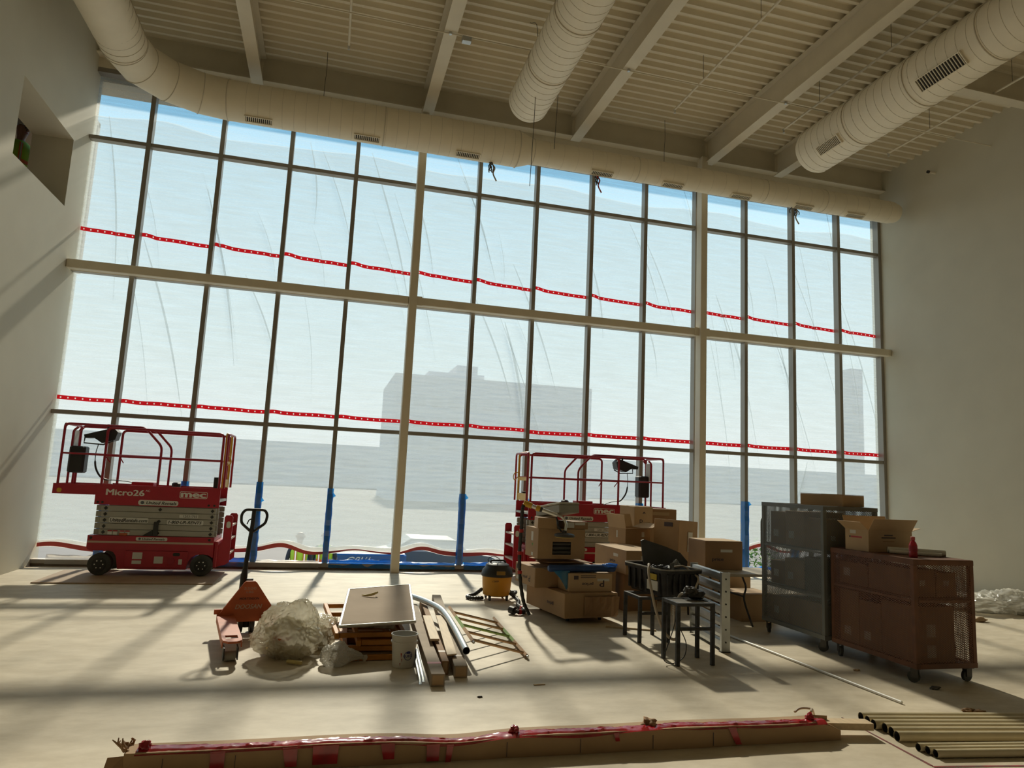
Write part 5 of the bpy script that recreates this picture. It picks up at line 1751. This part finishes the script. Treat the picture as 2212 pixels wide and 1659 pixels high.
for args in (
    ('carton on the grey cart top shelf, far end', 9.72, 10.25, -5.22, -4.95, 1.041, .37, M_card), ('carton on the grey cart top shelf, middle', 9.72, 10.25, -5.56, -5.23, 1.041, .39, M_card2),
    ('carton on the grey cart top shelf, near end', 9.72, 10.25, -5.89, -5.57, 1.041, .33, M_card),
    ('carton on the grey cart middle shelf, far end', 9.72, 10.25, -5.20, -4.95, .581, .26, M_cardd), ('carton on the grey cart middle shelf, centre', 9.72, 10.25, -5.55, -5.21, .581, .31, M_card2),
    ('carton on the grey cart middle shelf, near end', 9.72, 10.25, -5.89, -5.56, .581, .36, M_tubes),
    ('carton on the grey cart floor, far end', 9.72, 10.25, -5.28, -4.95, .161, .28, M_card2), ('carton on the grey cart floor, near end', 9.72, 10.25, -5.89, -5.29, .161, .31, M_card),
    ('carton on the brown cart shelf, far left', 9.76, 10.20, -6.45, -6.06, .741, .22, M_cardd), ('carton on the brown cart shelf, near left', 9.76, 10.02, -7.0, -6.46, .741, .25, M_cardd),
    ('carton on the brown cart shelf, near right', 10.03, 10.26, -7.0, -6.50, .741, .22, M_card),
    ('tall carton on the brown cart floor, near left', 9.76, 10.20, -7.02, -6.62, .161, .50, M_cardd), ('carton on the brown cart floor, far end', 9.76, 10.26, -6.61, -6.33, .161, .45, M_cardd), ('carton on the brown cart floor, beside the grey cart', 9.76, 10.26, -6.32, -6.06, .161, .52, M_card)):
    lb, x0, x1, y0, y1, z, h, mm = args
    st = []
    if 'near left' in lb and 'floor' in lb:
        st = [('f', .12, .05, .10, .11, M_paper), ('f', .12, .23, .10, .11, M_paper)]
    elif 'near' in lb:
        st = [('f', .08, .10, .06, .05, M_paper)]
    else:
        st = [('l', .06, .08, .09, .08, M_paper)]
    inside(lb, x0, x1, y0, y1, z, h, mm, st)
carton('open carton with red print and raised flaps on the brown cart', (10.07, -6.27, 1.088), (.62, .28, .21), radians(8), M_card2, flaps={'f': 60, 'b': 75, 'l': 35, 'r': 12}, group='boxes on top of the carts',
       stickers=[('l', .06, .165, .07, .035, M_paper), ('l', .07, .125, .13, .016, M_redlab), ('l', .05, .125, .016, .018, M_print), ('f', .22, .155, .12, .014, M_print), ('f', .18, .132, .20, .012, M_print), ('f', .20, .098, .16, .006, M_cardd)])
carton('low closed carton on top of the grey cart', (10.06, -5.60, 1.511), (.46, .50, .125), radians(22), M_card, topm=M_card2, group='boxes on top of the carts')
# bottle
t = thing('drink_bottle', 'red drink bottle with red cap standing on the brown cart', 'bottle', (9.88, -6.90, 1.0865))
M_drink = mat('red_drink', (0.42, 0.02, 0.035), .2)
MB().lathe([(.033, 0), (.036, .006), (.036, .05), (.032, .06), (.036, .075), (.036, .11), (.028, .135), (.017, .15), (.015, .158)], 20).build('bottle', M_drink, t, smooth=True)
MB().lathe([(.0365, .055), (.0365, .108)], 20, cap=False).build('label', mat('bottle_label', (.30, .015, .03), .5), t)
MB().lathe([(.019, .1585), (.019, .185), (.015, .19)], 16).build('cap', M_redlab, t)
for (a, b_, r, lb) in (((9.96, -6.50, 1.117), (10.36, -6.80, 1.117), .030, 'rolled drawing sheet lying on the brown cart, thicker one'), ((9.93, -6.56, 1.106), (10.26, -6.85, 1.106), .019, 'rolled drawing sheet lying on the brown cart, thinner one')):
    o = MB().tube([a, b_], r, 16, caps=False)
    o.tube([a, b_], r * .55, 12, caps=False)
    tag(o.build('paper_roll', M_paper, smooth=True), lb, 'paper roll', 'paper rolls on the brown cart')

# ------------------------------------------------------------------ things lying on the open floor
o = MB().tube([(9.03, -5.16, .0125), (9.09, -7.54, .0125)], .012, 10).build('white_conduit', M_whitep, smooth=True); tag(o, 'long straight white conduit on the floor left of the carts', 'conduit')
# tan pipes
PY = [-7.87, -7.945, -8.02, -8.095, -8.17, -8.25]
PX = [8.41, 8.40, 8.385, 8.41, 8.395, 8.365]
pos = ['farthest from the camera', 'second from the back', 'third from the back', 'fourth from the back', 'fifth from the back', 'nearest of the long row']
for x, y, lb in zip(PX, PY, pos):
    t = thing('tan_pipe', 'tan plastic pipe on the floor in the row of six, ' + lb, 'pipe', (x, y, .0335), radians(-7), 'tan pipes on the floor')
    MB().tube([(0, 0, 0), (2.6, 0, 0)], .033, 14, caps=False).build('tube', M_pvc, t, smooth=True)
    MB().tube([(0.001, 0, 0), (2.6, 0, 0)], .028, 14, caps=False).build('bore', M_dark, t)
for (x, y, lb) in ((8.365, -8.425, 'farthest'), (8.385, -8.48, 'middle'), (8.39, -8.535, 'nearest')):
    t = thing('tan_pipe', 'tan plastic pipe in the short front row of three, ' + lb + ' one', 'pipe', (x, y, .0265), radians(-6), 'tan pipes on the floor')
    MB().tube([(0, 0, 0), (2.4, 0, 0)], .026, 14, caps=False).build('tube', M_pvc, t, smooth=True)
    MB().tube([(0.001, 0, 0), (2.4, 0, 0)], .020, 14, caps=False).build('bore', M_dark, t)
# a red-flecked strip of tape and grit over the saw-cut
M_joint = mat('joint_red', (0.10, 0.06, 0.05), .8, color2=(0.30, 0.03, 0.03), scale=14)
o = MB().slab([(8.325, -7.77, .0006), (8.335, -7.77, .0006), (8.262, -8.64, .0006), (8.242, -8.64, .0006)][::-1], .002).build('floor_tape', M_joint); tag(o, 'thin dark red strip along the floor joint beside the tan pipes', 'tape')
o = MB().slab([(8.245, -8.648, .0006), (8.245, -8.668, .0006), (9.4, -8.80, .0006), (9.4, -8.78, .0006)], .002).build('floor_tape', M_joint); tag(o, 'thin dark strip along the floor joint at the bottom right corner', 'tape')
# debris
random.seed(12)
for (x, y, s, m, lb) in ((9.50, -7.77, .05, M_cardd, 'torn brown cardboard chip on the floor at lower right'), (9.56, -7.82, .05, M_cardd, 'second torn cardboard chip at lower right'),
                         (9.76, -7.21, .045, M_tubes, 'dark flat scrap on the floor under the brown cart'), (9.48, -6.60, .03, M_card2, 'small pale chip on the floor beside the white conduit'),
                         (13.37, -4.45, .10, M_card2, 'lump of debris on the floor right of the brown cart'), (5.75, -7.02, .02, M_tubes, 'tiny dark crumb on the floor in front of the heap')):
    t = crumple('debris', m, None, (0, 0, s * .25), (s, s * .6, s * .3), x * 3, .3, 3, .0005, .25)
    t.location = (x, y, 0); tag(t, lb, 'debris', 'debris on the floor')
for (x, y, lb) in ((6.30, -6.75, 'thin wood sliver on the floor in front of the ladder-like frame'),):
    o = MB().bbox(-.05, .05, -.01, .01, .0005, .008, .002).build('sliver', M_wood); o.location = (x, y, 0); o.rotation_euler = (0, 0, .1); tag(o, lb, 'sliver')
plank('thin timber strip on the floor right of the crushed box', (8.28, -4.85, .002), (7.76, -4.62, .002), .03, .015, name='timber_strip')
# clear plastic heap by the right wall
t = thing('plastic_heap', 'crumpled heap of clear plastic sheeting on the floor by the right wall', 'sheeting', (14.6, -3.75, 0))
M_heap = plastic('heap_film', (0.90, 0.87, 0.78), fac=.78, gloss=.08)
crumple('fold', M_heap, t, (0, 0, .10), (.60, .40, .18), 3.7, .3, 5, .001, .22)
crumple('fold', M_heap, t, (.55, -.25, .07), (.55, .35, .12), 9.1, .3, 5, .001, .22)
crumple('fold', M_heap, t, (-.35, .50, .07), (.55, .40, .14), 6.3, .3, 5, .001, .22)
o = MB().tube(smooth_path([(0, 0, .012), (.25, .06, .012), (.5, .02, .012)], 6), .012, 6).build('yellow_strap', M_strap); o.location = (14.75, -4.55, 0); tag(o, 'yellow strap on the floor beside the plastic heap', 'strap')

# ------------------------------------------------------------------ long taped carton in the foreground
t = thing('taped_carton', 'very long cardboard carton sealed with red tape across the foreground', 'carton', (3.60, -8.085, 0), radians(-.35))
LC, DC, HC = 4.38, .135, .122
b = MB()
n = 44
def cz(x):
    return HC + .010 * noise.noise(Vector((x * 1.4, 2, 0))) - .018 * math.exp(-((x - 1.75) / .25) ** 2)
sec = []
for i in range(n + 1):
    x = LC * i / n
    z = cz(x)
    bul = .008 * noise.noise(Vector((x * 2, 0, 7)))
    x1 = x + (.0)
    cut = max(0, (x - (LC - .16)) / .16)
    sec.append([(x, -DC / 2 - bul, 0.0008), (x - cut * .0, -DC / 2 - bul * .5, z - cut * .06), (x - cut * .13, -DC / 2 + .012, z), (x - cut * .13, DC / 2 - .008, z + .004), (x, DC / 2, z - .008), (x, DC / 2, .0008)])
m_ = 6
v = [p for s in sec for p in s]; f = []
for i in range(n):
    for k in range(m_):
        l = (k + 1) % m_
        f.append((i * m_ + l, i * m_ + k, (i + 1) * m_ + k, (i + 1) * m_ + l))
f.append(tuple(range(n * m_, n * m_ + m_)))
b.add(v, f)
body = b.build('body', M_card, t)
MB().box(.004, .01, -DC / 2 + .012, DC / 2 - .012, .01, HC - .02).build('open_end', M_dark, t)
# splintered left end flaps
random.seed(21)
fl = MB()
for k in range(9):
    a = Vector((random.uniform(-.01, .03), random.uniform(-DC / 2, DC / 2), HC - .005)); pts = [a]
    for q in range(3):
        a = a + Vector((random.uniform(-.035, .01), random.uniform(-.02, .02), random.uniform(.004, .028))); pts.append(a)
    fl.tube(pts, [.008, .007, .006, .003], 5)
fl.build('torn_edge', M_cardd, t)
MB().slab([(-.10, -DC / 2, .001), (0, -DC / 2, .001), (0, -DC / 2 + .004, .11), (-.08, -DC / 2 + .02, .10)], .004).build('end_flap', M_cardd, t)
# creases on the front
for x in (.19, .55, 1.62, 2.06, 2.52, 3.0, 3.42):
    MB().box(x - .0015, x + .0015, -DC / 2 - .0095, -DC / 2 - .006, .012, HC - .03).build('crease', M_print, t)
# red tape along the top
tp = MB()
N = 260
for i in range(N + 1):
    x = .05 + (LC - .16) * i / N
    z = cz(x) + .0065
    w0 = -DC / 2 - .004 + .012 * noise.noise(Vector((x * 3, 5, 0)))
    drop = .018 + .014 * noise.noise(Vector((x * 2.2, 8, 1)))
    for j in range(6):
        y = w0 + .012 + (.062 + .012 * noise.noise(Vector((x * 2, 1, 4)))) * j / 5
        zz = z + .006 * noise.noise(Vector((x * 14, j * 1.7, 2))) + .004 * noise.noise(Vector((x * 40, j * 2.7, 3)))
        if j == 0:
            y = w0 - .008; zz = z - max(.004, drop)
        tp.v.append((x, y, zz))
for i in range(N):
    for j in range(5):
        k = i * 6 + j
        tp.f.append((k, k + 6, k + 7, k + 1))
M_redfilm = mat('red_film_tape', (0.36, 0.006, 0.014), 0.16, var=0.3, scale=10, spec=0.8)
tp.build('top_tape', M_redfilm, t, smooth=True)
def strip(x, w, d0, skew=0.0, tail=False):
    s = MB()
    for j in range(9):
        q = j / 8
        z = cz(x) - .004 - d0 * q
        y = -DC / 2 - .0125 - .003 * noise.noise(Vector((x * 5, q * 1.5, 0)))
        ww = w * (1 - .25 * q * (1 if tail else .2))
        s.v += [(x - ww / 2 + skew * q, y, z), (x + ww / 2 + skew * q, y, z)]
    for j in range(8):
        s.f.append((2 * j, 2 * j + 1, 2 * j + 3, 2 * j + 2))
    s.build('tape_strip', M_redfilm, t, smooth=True)
for (x, w, d0, sk, tl) in ((.46, .075, .11, 0, 0), (.83, .08, .10, .01, 1), (1.02, .14, .098, 0, 0), (1.36, .08, .085, .01, 1), (1.62, .075, .09, 0, 0), (1.72, .04, .105, -.012, 1), (2.75, .035, .05, .012, 1), (3.55, .055, .105, .05, 1)):
    strip(x, w, d0, sk, tl)
for (x, r) in ((.09, .03), (2.12, .028), (4.18, .026)):
    random.seed(int(x * 100))
    crumple('tape_wad', M_redfilm, t, (x, -.01, HC + .012), (r, r, r), x, .3, 3, -1, .25)
crumple('cardboard_wad', M_cardd, t, (3.02, .02, HC + .005), (.05, .04, .035), 2.2, .3, 3, -1, .3)
# rough timber and rope at its right end
o = plank('rough pale timber offcut sticking from the right end of the taped carton', (7.94, -8.06, .045), (8.27, -8.11, .042), .10, .045, name='timber_offcut')
t = thing('rope_scrap', 'scrap of rope and red tape on the right end of the carton', 'scrap', (7.82, -8.03, .14))
b = MB(); b.tube(smooth_path([(-.08, .01, 0), (-.02, .03, .015), (.04, 0, .02), (.02, -.03, .01), (.09, .05, .0), (.16, .12, -.06), (.22, .2, -.13)], 6), .008, 6); b.build('rope', M_hose, t)

# a leafy shrub outside, showing in the gap under the raised sheeting
t = thing('shrub', 'green leafy shrub outside in the gap left of the grey cart', 'shrub', (14.2, 2.2, -1.55))
MB().tube([(0, 0, 0), (.03, 0, .7), (0, .02, 1.2)], [.05, .04, .02], 8).build('stem', M_cardd, t)
lf = MB(); random.seed(5)
for k in range(900):
    a = random.uniform(0, 2 * pi); r = random.uniform(.1, .85); z = random.uniform(.35, 2.15) - .35 * r
    c = Vector((r * cos(a), r * .6 * sin(a), z)); d = Vector((random.uniform(-1, 1), random.uniform(-1, 1), random.uniform(-.4, 1))).normalized()
    e = d.cross(Vector((.3, .2, 1))).normalized() * .03
    lf.add([c, c + d * .05 + e, c + d * .11, c + d * .05 - e], [(0, 1, 2, 3)])
o = lf.build('foliage', M_grn, t); o['kind'] = 'stuff'
